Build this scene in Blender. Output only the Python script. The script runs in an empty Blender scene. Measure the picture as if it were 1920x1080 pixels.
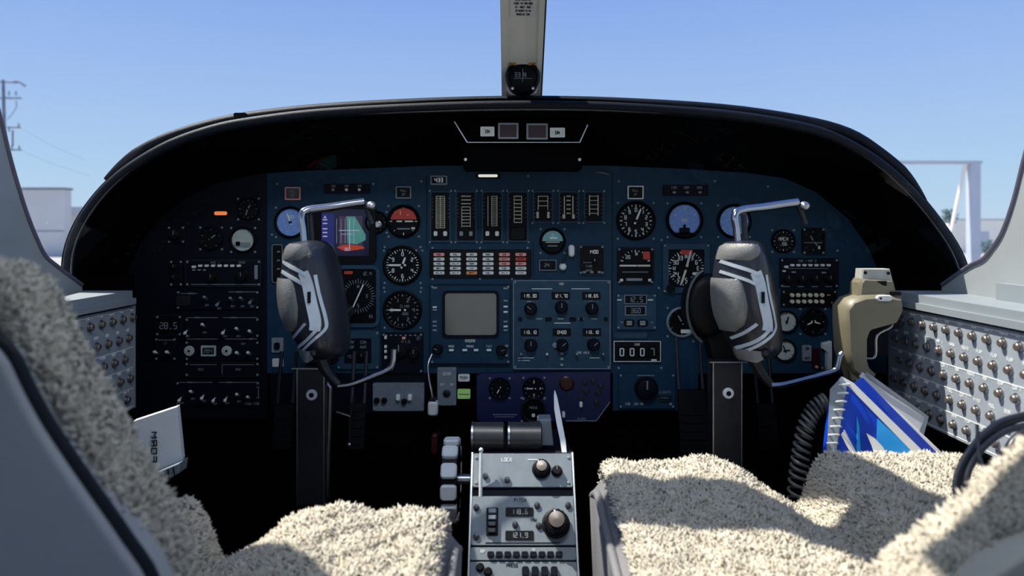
import bpy, bmesh, math, random
import numpy as np
from mathutils import Vector, Matrix
random.seed(7); rng = np.random.default_rng(7)
R = math.radians
SC = bpy.context.scene
COL = SC.collection
# ------------------------------------------------------------------ camera, sky, sun, exposure
F, CX, HY = 1400.0, 960.0, 430.0          # focal length, axis and horizon in pixels of a 1920x1080 picture
cam = bpy.data.cameras.new('camera'); cam.sensor_width = 36; cam.lens = 36 * F / 1920
cam.shift_y = -(540 - HY) / 1920; cam.clip_start = 0.02; cam.clip_end = 2000
cam.dof.use_dof = True; cam.dof.focus_distance = 1.3; cam.dof.aperture_fstop = 5.0
co = bpy.data.objects.new('camera', cam); COL.objects.link(co); co.rotation_euler = (R(90), 0, 0)
SC.camera = co
SC.view_settings.view_transform = 'Standard'; SC.view_settings.look = 'None'
SC.view_settings.gamma = 1; SC.view_settings.use_curve_mapping = False
SC.view_settings.exposure = 0.0
SC.cycles.max_bounces = 8; SC.cycles.transparent_max_bounces = 16
SC.cycles.caustics_reflective = False; SC.cycles.caustics_refractive = False
SC.cycles.sample_clamp_indirect = 4
world = bpy.data.worlds.new('sky'); SC.world = world; world.use_nodes = True
wn, wl = world.node_tree.nodes, world.node_tree.links
bg = wn['Background']; tc = wn.new('ShaderNodeTexCoord'); sx = wn.new('ShaderNodeSeparateXYZ'); cr = wn.new('ShaderNodeValToRGB')
wl.new(tc.outputs['Generated'], sx.inputs[0]); wl.new(sx.outputs['Z'], cr.inputs[0]); wl.new(cr.outputs[0], bg.inputs[0])
el = cr.color_ramp.elements
el[0].position = 0.0; el[0].color = (.55, .70, .87, 1)
el[1].position = 1.0; el[1].color = (.10, .24, .66, 1)
for p, c in ((.06, (.46, .66, .88)), (.15, (.38, .565, .885)), (.29, (.265, .43, .86)), (.5, (.16, .32, .78))):
    e = el.new(p); e.color = (*c, 1)
bg.inputs[1].default_value = 1.0
SUN_AZ, SUN_EL = R(70), R(60)             # to the port side of the nose, high
sun = bpy.data.lights.new('sun', 'SUN'); sun.energy = 7.8; sun.angle = R(.6); sun.color = (1, .94, .83)
so = bpy.data.objects.new('sun', sun); COL.objects.link(so)
sd = Vector((-math.sin(SUN_AZ) * math.cos(SUN_EL), math.cos(SUN_AZ) * math.cos(SUN_EL), math.sin(SUN_EL)))
so.rotation_euler = sd.to_track_quat('Z', 'Y').to_euler(); so.location = sd * 10

fill = bpy.data.lights.new('fill_light_beam', 'AREA'); fill.energy = 4.4; fill.size = .30; fill.size_y = .12; fill.shape = 'RECTANGLE'; fill.color = (.82, .91, 1)
do = bpy.data.objects.new('fill_light_beam', fill); COL.objects.link(do); do.location = (0, .60, .585)   # added to brighten the panel, as an unseen dome light in the ceiling
do.rotation_euler = (Vector((0, .60, .585)) - Vector((0, 1.35, .0))).to_track_quat('Z', 'Y').to_euler()
# ------------------------------------------------------------------ materials
def mat(name, col, rough=.5, metal=0., var=.12, scale=60., bump=.0, bscale=None, coat=0., emit=None, estr=1., spec=.5):
    m = bpy.data.materials.new(name); m.use_nodes = True
    n, l = m.node_tree.nodes, m.node_tree.links
    b = n['Principled BSDF']; b.inputs['Roughness'].default_value = rough; b.inputs['Metallic'].default_value = metal
    b.inputs['Specular IOR Level'].default_value = spec
    b.inputs['Coat Weight'].default_value = coat; b.inputs['Coat Roughness'].default_value = .08
    t = n.new('ShaderNodeTexCoord'); no = n.new('ShaderNodeTexNoise'); no.inputs['Scale'].default_value = scale; no.inputs['Detail'].default_value = 4
    l.new(t.outputs['Object'], no.inputs['Vector'])
    r = n.new('ShaderNodeValToRGB'); r.color_ramp.elements[0].position = .3; r.color_ramp.elements[1].position = .7
    r.color_ramp.elements[0].color = (*[c * (1 - var) for c in col], 1); r.color_ramp.elements[1].color = (*[min(1, c * (1 + var)) for c in col], 1)
    l.new(no.outputs['Fac'], r.inputs[0]); l.new(r.outputs[0], b.inputs['Base Color'])
    if bump:
        n2 = n.new('ShaderNodeTexNoise'); n2.inputs['Scale'].default_value = bscale or scale * 3; n2.inputs['Detail'].default_value = 3
        l.new(t.outputs['Object'], n2.inputs['Vector'])
        bp = n.new('ShaderNodeBump'); bp.inputs['Strength'].default_value = bump; bp.inputs['Distance'].default_value = .002
        l.new(n2.outputs['Fac'], bp.inputs['Height']); l.new(bp.outputs[0], b.inputs['Normal'])
    if emit:
        b.inputs['Emission Color'].default_value = (*emit, 1); b.inputs['Emission Strength'].default_value = estr
    return m
M = dict(
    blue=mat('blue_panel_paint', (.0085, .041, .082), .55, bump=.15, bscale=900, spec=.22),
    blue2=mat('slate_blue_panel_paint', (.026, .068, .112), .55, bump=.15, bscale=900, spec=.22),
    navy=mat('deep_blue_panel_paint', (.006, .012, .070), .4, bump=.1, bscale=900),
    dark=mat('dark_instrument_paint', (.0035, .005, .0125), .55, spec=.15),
    black=mat('black_plastic', (.003, .003, .004), .5, spec=.18),
    matte=mat('black_matte_lining', (.0016, .0016, .002), .95, spec=.05),
    leather=mat('black_glareshield_vinyl', (.003, .005, .010), .5, bump=.3, bscale=700, spec=.22),
    piping=mat('grey_rubber_edging', (.10, .105, .11), .4),
    dial=mat('black_dial', (.002, .002, .0035), .5, spec=.15),
    white=mat('white_marking_paint', (.85, .87, .86), .5, var=.04),
    dim=mat('grey_marking_paint', (.24, .28, .32), .5, var=.1),
    cream=mat('cream_marking_paint', (.75, .72, .55), .5, var=.05),
    red=mat('red_flag_paint', (.62, .05, .03), .45, var=.1),
    dred=mat('dark_red_lens', (.035, .005, .006), .3),
    orange=mat('orange_lens', (.85, .30, .10), .4, var=.1),
    pink=mat('pale_red_lens', (.95, .36, .32), .4, var=.1),
    lens=mat('pale_lens', (.80, .82, .80), .4, var=.08, scale=400),
    paledial=mat('pale_dial', (.50, .56, .52), .4, var=.1),
    bluedial=mat('sky_blue_dial', (.22, .38, .85), .35, var=.15, scale=200),
    teal=mat('teal_dial', (.20, .45, .45), .35),
    steel=mat('brushed_steel', (.55, .56, .57), .32, 1., var=.1),
    chrome=mat('polished_chrome', (.42, .45, .53), .2, 1., var=.05),
    satin=mat('satin_silver_trim', (.62, .68, .74), .35, .3, var=.06),
    dmetal=mat('dark_anodised_metal', (.035, .038, .045), .35, .6),
    grip=mat('sunlit_grey_leather', (.17, .172, .165), .4, var=.2, scale=25, bump=.35, bscale=500, coat=.45),  # paler than the hub: sunlight on its left side put into the colour
    beige=mat('beige_moulded_plastic', (.20, .18, .12), .42, var=.12, scale=20),
    beige2=mat('light_grey_plate', (.42, .42, .38), .45),
    ped=mat('grey_console_paint', (.19, .225, .255), .45, var=.1, bump=.1, bscale=800),
    cbp=mat('pale_grey_breaker_plate', (.31, .35, .40), .5, var=.1, scale=40, bump=.15, bscale=900),
    wall=mat('light_grey_cabin_trim', (.32, .345, .36), .6, var=.06, scale=12),
    walll=mat('cream_cabin_trim', (.52, .50, .44), .6, var=.06, scale=12),
    floor=mat('charcoal_carpet', (.006, .006, .007), .95, bump=.5, bscale=500, spec=.1),
    post=mat('pale_post_paint', (.78, .78, .74), .45, var=.08, scale=10),
    rust=mat('rust_stained_paint', (.42, .24, .08), .7, var=.5, scale=40),
    paper=mat('white_paper', (.72, .73, .74), .7, var=.03),
    bookblue=mat('deep_blue_cover', (.006, .05, .50), .2, var=.3, scale=8, coat=.4),
    bookcyan=mat('bright_blue_cover', (.03, .32, .80), .25, var=.3, scale=8, coat=.4),
    seatback=mat('grey_vinyl_seat_shell', (.34, .35, .355), .55, var=.08, scale=8, bump=.2, bscale=300),
    seatshell2=mat('beige_seat_shell', (.46, .42, .33), .55, var=.08, scale=8),
    fleece=mat('cream_sheepskin', (.43, .415, .37), .95, var=.22, scale=35, bump=.6, bscale=160, spec=.1),
    fleece2=mat('cream_sheepskin_tufts', (.55, .505, .42), .95, var=.18, scale=60, spec=.1),
    cable=mat('grey_rubber_cable', (.10, .10, .115), .4),
    coil=mat('grey_coiled_cord', (.16, .16, .15), .45),
    concrete=mat('apron_concrete', (.37, .36, .34), .9, var=.1, scale=.2),
    bgrey=mat('grey_building_cladding', (.62, .61, .60), .8, var=.04, scale=.3),
    bwhite=mat('white_building_cladding', (.95, .90, .80), .8, var=.04, scale=.3),
    steelw=mat('pale_painted_steelwork', (.50, .54, .62), .6, var=.05, scale=1),
    wood=mat('weathered_pole_wood', (.17, .19, .24), .8, var=.2, scale=2),
    leaf=mat('blue_green_foliage', (.14, .22, .24), .9, var=.3, scale=2),
    nose=mat('white_aircraft_paint', (.6, .6, .6), .35),
    crt=mat('grey_green_screen_glass', (.075, .092, .076), .12, var=.1, scale=10, coat=.6),
    scr=mat('screen_navy', (.01, .01, .05), .2, emit=(.001, .001, .006), estr=1.0),
    scrp=mat('screen_plum', (.05, .02, .05), .2, emit=(.02, .014, .03), estr=1.0),
    scrt=mat('screen_teal', (.05, .2, .18), .2, emit=(.04, .13, .12), estr=1.0),
    scrr=mat('screen_red', (.2, .03, .01), .2, emit=(.25, .025, .012), estr=1.0),
    scrw=mat('screen_white', (.5, .5, .6), .3, emit=(.16, .17, .26), estr=1.0),
    amber=mat('amber_lamp', (.9, .3, .1), .3, emit=(.8, .2, .06), estr=.8),
    green=mat('green_lens', (.28, .45, .20), .3, emit=(.06, .12, .03), estr=1.0),
    lampw=mat('white_lamp', (.8, .8, .7), .3, emit=(.75, .75, .62), estr=.8),
    digit=mat('display_digits', (.6, .6, .6), .4, emit=(.2, .22, .25), estr=.7),
    capm=mat('brownish_breaker_metal', (.22, .18, .16), .3, .6),
    throt=mat('dark_grey_lever_grip', (.07, .07, .07), .35, .3),
    scrn=mat('screen_blue', (.01, .01, .08), .2, emit=(.008, .008, .085), estr=1.0),
    ledge=mat('grey_side_ledge', (.25, .285, .31), .6, var=.06, scale=12),
    seal=mat('grey_window_seal', (.12, .11, .16), .5),
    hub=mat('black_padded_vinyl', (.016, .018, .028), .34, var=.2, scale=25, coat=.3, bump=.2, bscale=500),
    seatside=mat('grey_seat_side_vinyl', (.17, .17, .18), .6, var=.1, scale=12, bump=.3, bscale=300),
    redknob=mat('dark_red_plastic', (.05, .004, .003), .4),
)
def glass(name, tint, gloss):
    m = bpy.data.materials.new(name); m.use_nodes = True
    n, l = m.node_tree.nodes, m.node_tree.links; n.remove(n['Principled BSDF'])
    o = n['Material Output']; tr = n.new('ShaderNodeBsdfTransparent'); gl = n.new('ShaderNodeBsdfGlossy'); mx = n.new('ShaderNodeMixShader')
    lw = n.new('ShaderNodeLayerWeight'); lw.inputs[0].default_value = .2; mu = n.new('ShaderNodeMath'); mu.operation = 'MULTIPLY'; mu.inputs[1].default_value = gloss
    ns = n.new('ShaderNodeTexNoise'); ns.inputs['Scale'].default_value = 3; rp = n.new('ShaderNodeValToRGB')
    rp.color_ramp.elements[0].color = (*[c * .98 for c in tint], 1); rp.color_ramp.elements[1].color = (*tint, 1)
    l.new(ns.outputs['Fac'], rp.inputs[0]); l.new(rp.outputs[0], tr.inputs[0])
    gl.inputs['Roughness'].default_value = .02
    l.new(lw.outputs['Facing'], mu.inputs[0]); l.new(mu.outputs[0], mx.inputs[0]); l.new(tr.outputs[0], mx.inputs[1]); l.new(gl.outputs[0], mx.inputs[2]); l.new(mx.outputs[0], o.inputs[0])
    return m
M['glass'] = glass('windscreen_glass', (.97, .98, .98), .12)

# ------------------------------------------------------------------ mesh helpers (all numbers in millimetres)
SEG = {'0': 'abcdef', '1': 'bc', '2': 'abged', '3': 'abgcd', '4': 'fgbc', '5': 'afgcd', '6': 'afgedc', '7': 'abc', '8': 'abcdefg', '9': 'abfgcd',
       'A': 'abcefg', 'B': 'abcdefg', 'C': 'adef', 'D': 'abcdef', 'E': 'adefg', 'F': 'aefg', 'G': 'acdefg', 'H': 'bcefg', 'I': 'il', 'L': 'def',
       'M': 'bcefhj', 'N': 'bcefhm', 'O': 'abcdef', 'P': 'abefg', 'R': 'abefgm', 'S': 'afgcd', 'T': 'ail', 'U': 'bcdef', 'V': 'efkj', 'W': 'bcefkm',
       'X': 'hjkm', 'Y': 'hjl', '-': 'g', '/': 'kj', 'K': 'efjm', 'Q': 'abcdefm'}
SP = {'a': (0, 4, 2, 4), 'b': (2, 4, 2, 2), 'c': (2, 2, 2, 0), 'd': (0, 0, 2, 0), 'e': (0, 2, 0, 0), 'f': (0, 4, 0, 2), 'g': (0, 2, 2, 2),
      'h': (0, 4, 1, 2), 'i': (1, 4, 1, 2), 'j': (2, 4, 1, 2), 'k': (0, 0, 1, 2), 'l': (1, 2, 1, 0), 'm': (1, 2, 2, 0)}
def W(px, py, Y): return Vector(((px - CX) * Y / F, Y, (HY - py) * Y / F))
class MB:
    def __init__(s, o=(0, 0, 0)): s.v = []; s.f = []; s.o = Vector(o)
    def add(s, vs, fs):
        k = len(s.v); s.v += [tuple(p) for p in vs]; s.f += [tuple(i + k for i in q) for q in fs]; return s
    def box(s, cx, cy, cz, a, b, c, m=None):
        a, b, c = a / 2, b / 2, c / 2
        vs = [Vector((x * a, y * b, z * c)) for x in (-1, 1) for y in (-1, 1) for z in (-1, 1)]
        if m: vs = [m @ p for p in vs]
        return s.add([p + Vector((cx, cy, cz)) for p in vs], [(0, 1, 3, 2), (4, 6, 7, 5), (0, 4, 5, 1), (2, 3, 7, 6), (0, 2, 6, 4), (1, 5, 7, 3)])
    def loops(s, ls, cap0=True, cap1=True, closed=True):
        n = len(ls[0]); vs = [p for l in ls for p in l]; fs = []
        for i in range(len(ls) - 1):
            for j in range(n if closed else n - 1):
                k = (j + 1) % n; fs.append((i * n + j, i * n + k, (i + 1) * n + k, (i + 1) * n + j))
        if cap0: fs.append(tuple(range(n)))
        if cap1: fs.append(tuple(range((len(ls) - 1) * n, len(ls) * n)))
        return s.add(vs, fs)
    def poly(s, pts, y0, y1, ch=0):
        c = Vector((sum(p[0] for p in pts) / len(pts), sum(p[1] for p in pts) / len(pts)))
        A = [(x, y0, z) for x, z in pts]; B = [(x, y1 + ch, z) for x, z in pts]; L = [A, B]
        if ch:
            q = []
            for x, z in pts:
                d = Vector((x, z)) - c; k = max(0, 1 - ch / max(d.length, 1e-6)); q.append((c[0] + d[0] * k, y1, c[1] + d[1] * k))
            L.append(q)
        return s.loops(L)
    @staticmethod
    def rrp(cx, cz, w, h, r, n=3):
        r = min(r, w / 2, h / 2); out = []
        for qx, qz, a0 in ((1, 1, 0), (-1, 1, 90), (-1, -1, 180), (1, -1, 270)):
            for i in range(n + 1):
                a = R(a0 + 90 * i / n); out.append((cx + qx * (w / 2 - r) + r * math.cos(a), cz + qz * (h / 2 - r) + r * math.sin(a)))
        return out
    def rr(s, cx, cz, w, h, r, y0, y1, ch=0, n=3): return s.poly(s.rrp(cx, cz, w, h, r, n), y0, y1, ch)
    def frame(s, cx, cz, w, h, t, y0, y1, r=2, n=3):
        O = s.rrp(cx, cz, w, h, r, n); I = s.rrp(cx, cz, w - 2 * t, h - 2 * t, max(.1, r - t), n)
        L = [[(x, y0, z) for x, z in O], [(x, y1, z) for x, z in O], [(x, y1, z) for x, z in I], [(x, y0, z) for x, z in I], [(x, y0, z) for x, z in O]]
        return s.loops(L, False, False)
    def lathe(s, prof, cx=0, cz=0, n=24, cy=0, cap=True, a0=0, xs=1):
        L = [[(cx + xs * r * math.cos(2 * math.pi * j / n + a0), cy + y, cz + r * math.sin(2 * math.pi * j / n + a0)) for j in range(n)] for r, y in prof]
        return s.loops(L, cap, cap)
    def tube(s, pts, r, n=8, cap=True, flat=1):
        P = [Vector(p) for p in pts]; rs = r if isinstance(r, (list, tuple)) else [r] * len(P); L = []; up = None
        for i, p in enumerate(P):
            t = (P[min(i + 1, len(P) - 1)] - P[max(i - 1, 0)]).normalized()
            if up is None: up = Vector((0, 0, 1)) if abs(t.z) < .9 else Vector((0, 1, 0))
            a = t.cross(up).normalized(); b = a.cross(t).normalized(); up = b
            L.append([p + (a * math.cos(2 * math.pi * j / n) * flat + b * math.sin(2 * math.pi * j / n)) * rs[i] for j in range(n)])
        return s.loops(L, cap, cap)
    def line(s, x0, z0, x1, z1, t, y=0, d=.5):
        dx, dz = x1 - x0, z1 - z0; l = math.hypot(dx, dz) or 1; nx, nz = -dz / l * t / 2, dx / l * t / 2
        return s.poly([(x0 + nx, z0 + nz), (x1 + nx, z1 + nz), (x1 - nx, z1 - nz), (x0 - nx, z0 - nz)], y, y - d)
    def text(s, st, cx, cz, h, y=0, t=None, sp=1.0):
        t = t or h * .16; w = h * .5; adv = w + h * .28 * sp; x = cx - (len(st) - 1) * adv / 2 - w / 2
        for c in st:
            if c == '.': s.box(x + w * .5, y, cz - h / 2, t * 1.3, .5, t * 1.3)
            for g in SEG.get(c, ''):
                a, b, c2, d = SP[g]; s.line(x + a * w / 2, cz - h / 2 + b * h / 4, x + c2 * w / 2, cz - h / 2 + d * h / 4, t, y)
            x += adv
        return s
    def ball(s, cx, cy, cz, rx, ry, rz, n=12, m=8):
        L = [[(cx + rx * math.sin(math.pi * (i + .02) / (m + .04)) * math.cos(2 * math.pi * j / n), cy + ry * math.sin(math.pi * (i + .02) / (m + .04)) * math.sin(2 * math.pi * j / n), cz + rz * math.cos(math.pi * (i + .02) / (m + .04))) for j in range(n)] for i in range(m + 1)]
        return s.loops(L)
    def mesh(s, name, m, smooth=30):
        me = bpy.data.meshes.new(name)
        me.from_pydata([((x - s.o.x) * .001, (y - s.o.y) * .001, (z - s.o.z) * .001) for x, y, z in s.v], [], s.f)
        bm = bmesh.new(); bm.from_mesh(me); bmesh.ops.recalc_face_normals(bm, faces=bm.faces); bm.to_mesh(me); bm.free()
        me.materials.append(M[m] if isinstance(m, str) else m)
        if smooth:
            me.polygons.foreach_set('use_smooth', [True] * len(me.polygons)); me.set_sharp_from_angle(angle=R(smooth))
        return me
    def build(s, name, m, parent=None, loc=None, smooth=30, rot=None):
        return put(name, s.mesh(name, m, smooth), parent, loc, rot)
def put(name, me, parent=None, loc=None, rot=None):
    o = bpy.data.objects.new(name, me); COL.objects.link(o)
    if parent: o.parent = parent
    if loc is not None: o.location = Vector(loc) * .001
    if rot is not None: o.rotation_euler = rot
    return o
def tag(o, label=None, cat=None, group=None, kind=None):
    if label: o['label'] = label
    if cat: o['category'] = cat
    if group: o['group'] = group
    if kind: o['kind'] = kind
    return o
def thing(name, label, cat, loc=(0, 0, 0), rot=(0, 0, 0), group=None):
    o = bpy.data.objects.new(name, None); COL.objects.link(o); o.location = Vector(loc) * .001; o.rotation_euler = rot
    o.empty_display_size = .02; return tag(o, label, cat, group)
def struct(mb, name, m, label=None, parent=None, smooth=30):
    o = mb.build(name, m, parent, mb.o if not parent else None, smooth)
    if not parent: o['kind'] = 'structure'
    if label: o['label'] = label
    return o
CACHE = {}
def shared(key, fn):
    if key not in CACHE: CACHE[key] = fn()
    return CACHE[key]
def arc(cx, cz, r, a0, a1, n): return [(cx + r * math.cos(R(a0 + (a1 - a0) * i / n)), cz + r * math.sin(R(a0 + (a1 - a0) * i / n))) for i in range(n + 1)]
def smoothpath(pts, k=6):
    P = [Vector(p) for p in pts]; out = []
    for i in range(len(P) - 1):
        a, b, c, d = P[max(i - 1, 0)], P[i], P[i + 1], P[min(i + 2, len(P) - 1)]
        for j in range(k):
            t = j / k; out.append(.5 * ((2 * b) + (c - a) * t + (2 * a - 5 * b + 4 * c - d) * t * t + (3 * b - a - 3 * c + d) * t ** 3))
    return out + [P[-1]]

# ================================================================== THE SETTING
# ground and what stands far outside
g = MB(); g.box(0, 150000, -2250, 500000, 400000, 100); struct(g, 'ground', 'concrete')
# cabin floor, side walls, roof, bulkhead
fl = MB(); fl.box(0, -100, -760, 1500, 3300, 40); struct(fl, 'floor', 'floor')
EDGE_R = [(1215, -90), (1146, -57), (1110, -44), (1089, -28), (1065, -3), (1042, 40), (1021, 95), (1000, 150), (975, 215), (900, 360), (800, 500), (650, 620)]
EDGE_L = [(1215, -90), (1140, -52), (1118, -38), (1101, -16), (1083, 12), (1065, 46), (1042, 97), (1021, 153), (1000, 200), (960, 270), (900, 360), (800, 500), (650, 620)]
def wx(z): return 702 - max(0, z - 200) * .42
def side_wall(sg, name, E, m):
    b = MB()
    # pillar between windscreen and side window, following the edge of the opening
    def yb(z): return 800 if z < 60 else 800 - (z - 60) * .35
    L = []
    for y, z in E:
        x = wx(z) * sg; L.append([(x, y, z), (x, min(yb(z), y - 30), z), (x + 45 * sg, min(yb(z), y - 30), z), (x + 45 * sg, y + 12, z)])
    b.loops(L)
    b.poly([(0, 0)] * 3, 0, 0) if False else None
    b.box(sg * 725, 200, -425, 46, 2040, 670)                # under the windows
    b.box(sg * 725, 210, 150, 46, 70, 490); b.box(sg * 725, -420, 150, 46, 90, 490); b.box(sg * 725, -1100, 150, 46, 90, 490)
    b.loops([[(sg * wx(z), 800 - max(0, z - 60) * .35, z), (sg * (wx(z) + 45), 800 - max(0, z - 60) * .35, z), (sg * (wx(z) + 45), -1600, z), (sg * wx(z), -1600, z)] for z in (390, 500, 622)])
    return struct(b, name, m)
wr = side_wall(1, 'wall_right', EDGE_R, 'wall'); wlft = side_wall(-1, 'wall_left', EDGE_L, 'wall')
# thin window surround lip
for nm, sg, E in (('trim_1', -1, EDGE_L), ('trim_2', 1, EDGE_R)):
    t = MB(); t.tube(smoothpath([(sg * (wx(z) - 1), y + 2, z) for y, z in E[:9]], 5), 3, 8); struct(t, nm, 'seal')
r_ = MB(); r_.box(0, -480, 640, 1090, 2260, 40); struct(r_, 'ceiling', 'wall')
bk = MB(); bk.box(-690, -1620, -60, 140, 40, 1400); bk.box(690, -1620, -60, 140, 40, 1400); bk.box(0, -1620, 580, 1240, 40, 120); struct(bk, 'wall_back', 'wall')
# windscreen panes (ruled from the centre post to the side pillars)
for nm, sg, E in (('window_1', -1, EDGE_L), ('window_2', 1, EDGE_R)):
    p = MB(); L = []
    for i, (y, z) in enumerate(E):
        t = i / (len(E) - 1); a = Vector((sg * 4, 1352 - 700 * t, 215 + 432 * t)); c = Vector((sg * (wx(z) + 20), y + 14, z)); row = []
        for j in range(13):
            u = j / 12; q = a.lerp(c, u); q.y += 90 * math.sin(math.pi * u) * (1 - t); q.z += 10 * math.sin(math.pi * u) * (1 - t); row.append(q)
        L.append(row)
    p.loops(L, False, False, False); struct(p, nm, 'glass')
for nm, sg in (('window_3', -1), ('window_4', 1)):
    p = MB(); p.box(sg * 722, 540, 180, 4, 560, 430); struct(p, nm, 'glass')
# nose of the aircraft ahead of the windscreen and the closed box behind the panel
n_ = MB(); n_.loops([[(0 + w * math.cos(a), y, zc + h * math.sin(a)) for a in [2 * math.pi * i / 28 for i in range(28)]] for y, w, h, zc in ((1470, 715, 480, -400), (1900, 640, 430, -400), (2500, 470, 330, -480), (3000, 260, 190, -560), (3250, 60, 50, -600))])
tag(n_.build('aircraft_nose', 'nose'), 'white tapered aircraft nose lying ahead of the windscreen', 'aircraft nose')
# ledges along both sides above the breaker panels
for nm, sg in (('trim_3', -1), ('trim_4', 1)):
    t = MB(); t.box(sg * 662, 820, -106, 84, 800, 12); t.box(sg * 645, 820, -117, 62, 800, 10); t.box(sg * 628, 820, -90, 5, 800, 8) if False else None
    t.box(sg * 694, 740, -88, 14, 640, 24); struct(t, nm, 'ledge')
# lower side wall lining behind breaker panels
for nm, sg in (('trim_5', -1), ('trim_6', 1)):
    t = MB(); t.box(sg * 664, 800, -210, 72, 900, 184); t.box(sg * 680, 800, -520, 60, 900, 440); struct(t, nm, 'leather')

# footwell side lining between the breaker boards and the front wall
for nm, sg in (('trim_7', -1), ('trim_8', 1)):
    t = MB(); t.box(sg * 718, 1320, -420, 20, 250, 670); struct(t, nm, 'matte')
# ---- centre post, with its placard and compass
pa, pb = Vector((15, 1325, 232)), Vector((15, 650, 653))
pd = (pb - pa).normalized(); pn = Vector((0, -pd.z, pd.y)); pn = pn if pn.y < 0 else -pn
pt = thing('windscreen_post', 'pale grey central windscreen post rising above the glareshield', 'post', pa)
def bar(mb, x0, x1, off0, off1, t0, t1, wscale=0):
    L = []
    for t in (t0, t1):
        c = pa.lerp(pb, t); L.append([c + Vector((x, 0, 0)) + pn * o for x, o in ((x0, off0), (x1, off0), (x1, off1), (x0, off1))])
    return mb.loops(L)
q = MB(pa); bar(q, -24, 28, -20, 6, -.02, 1); q.build('post_face', 'post', pt)
q = MB(pa); bar(q, -33, -23, -24, 10, -.02, 1); q.build('post_edge', 'post', pt)
q = MB(pa); bar(q, 27, 35, -24, 10, -.02, 1); q.build('post_edge', 'post', pt)
q = MB(pa); bar(q, 35, 38, -26, 2, -.02, 1); q.build('seal', 'dmetal', pt)
for x0 in (-20, 12):
    q = MB(pa); bar(q, x0, x0 + 12, 6, 7.2, .094, .120); q.build('rust_stain', 'rust', pt)
q = MB(pa); bar(q, -22, 26, 6, 9, .047, .094); bar(q, -6, 8, 6, 9, .094, .113); q.build('white_sealant', 'paper', pt)
# placard on the post
pc = pa.lerp(pb, .269) + pn * 7.5; ang = math.atan2(pn.z, -pn.y)
pl = thing('placard', 'white printed placard high on the windscreen post', 'placard', pc + Vector((2, 0, 0)), (-ang, 0, 0))
q = MB(); q.rr(0, 0, 40, 40, 2, 1, 0); q.build('card', 'paper', pl)
q = MB()
for i, s_ in enumerate(('CALIBRATE', 'FOR N-30-60', 'E-120-150', 'STEER-S-W', 'RADIO ON')): q.text(s_, 0, 15 - i * 7.2, 3.6, -.2, .7, .8)
q.build('print', 'dark', pl)['kind'] = 'stuff'
# compass
cl = W(980, 146, 1255)
cp = thing('compass', 'round black magnetic compass fixed to foot of windscreen post', 'compass', cl)
q = MB(); q.lathe([(22, 26), (28, 20), (30, 0), (29, -8), (25, -12), (24, -9), (0.1, -9)], n=32); q.build('case', 'black', cp)
q = MB(); q.lathe([(23.5, -9.2), (15, -13), (0.1, -15)], n=28); q.build('bowl_window', 'dial', cp)
q = MB(); q.text('33', -9, 2, 7, -15.5); q.text('N', 3, 2, 8, -15.8); q.line(-15, -4, 15, -4, .8, -15); q.line(0, -10, 0, 12, .8, -16.2); q.build('card_marks', 'dim', cp)
q = MB(); q.rr(-3, 27, 9, 12, 1, 4, -12); q.build('lamp_cover', 'steel', cp)
for x in (-17, 17):
    q = MB(); q.lathe([(2.6, 0), (2.6, -2), (0.1, -2.4)], x, -19.5, 10, -11); q.build('screw', 'steel', cp)
q = MB(); q.rr(0, 10, 52, 62, 8, 40, 24); q.build('bracket', 'post', cp)

# ================================================================== GLARESHIELD
LIP = [(131, 566), (128, 500), (138, 450), (163, 400), (203, 350), (250, 311), (320, 271), (400, 243), (470, 229), (600, 213), (800, 202), (980, 198), (1150, 201), (1350, 215), (1480, 234), (1560, 256), (1640, 300), (1700, 352), (1750, 410), (1790, 470), (1811, 530), (1813, 566)]
INN = [(225, 640), (225, 560), (240, 500), (262, 452), (300, 405), (340, 375), (400, 346), (470, 330), (560, 322), (680, 317), (820, 313), (970, 312), (1120, 313), (1270, 317), (1400, 325), (1470, 336), (1530, 362), (1590, 412), (1630, 470), (1655, 530), (1662, 580), (1665, 640)]
PAD = [(197, 336), (240, 299), (300, 265), (380, 238), (460, 221), (600, 205), (800, 194), (980, 190), (1150, 193), (1350, 205), (1500, 226), (1590, 250), (1650, 287), (1700, 330), (1735, 376)]
YL, YP = 1200, 1400
gs = thing('glareshield', 'black arched glareshield hood over the whole instrument panel', 'glareshield', (0, YL, 0))
lip = smoothpath([W(x, y, YL) for x, y in LIP], 4); inn = smoothpath([W(x, y, YP + 8) for x, y in INN], 4)
q = MB((0, YL, 0)); q.loops([lip, [a.lerp(b, .45) + Vector((0, 0, 4)) for a, b in zip(lip, inn)], inn], False, False, False)
q.build('underside', 'matte', gs, smooth=60)
cen = Vector((0, 0, -80))
def outw(p, d): v = Vector((p.x, 0, p.z)) - cen; v.y = 0; return p + v.normalized() * d
q = MB((0, YL, 0)); q.loops([[outw(p, 12) for p in lip], [outw(a, 16) + Vector((0, 110, 0)) for a in lip], [outw(b, 30) + Vector((0, 22, 0)) for b in inn]], False, False, False)
q.build('top_cover', 'leather', gs, smooth=60)
q = MB((0, YL, 0)); q.tube(lip, 8.5, 10); q.build('padded_lip', 'leather', gs, smooth=60)
q = MB((0, YL, 0)); q.tube([outw(p, -7) + Vector((0, -4, 0)) for p in lip], 1.7, 6); q.build('edging', 'piping', gs, smooth=60)
pad = smoothpath([W(x, y, 1290) for x, y in PAD], 4)
q = MB((0, YL, 0)); q.tube(pad, [3 + 7 * min(1, i / 5, (len(pad) - 1 - i) / 5) for i in range(len(pad))], 8); q.build('rear_pad', 'leather', gs, smooth=60)
q = MB((0, YL, 0)); c = W(453, 217, 1285); q.rr(c.x, c.z, 22, 8, 3, c.y + 8, c.y - 8); q.build('clip', 'black', gs)
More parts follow.
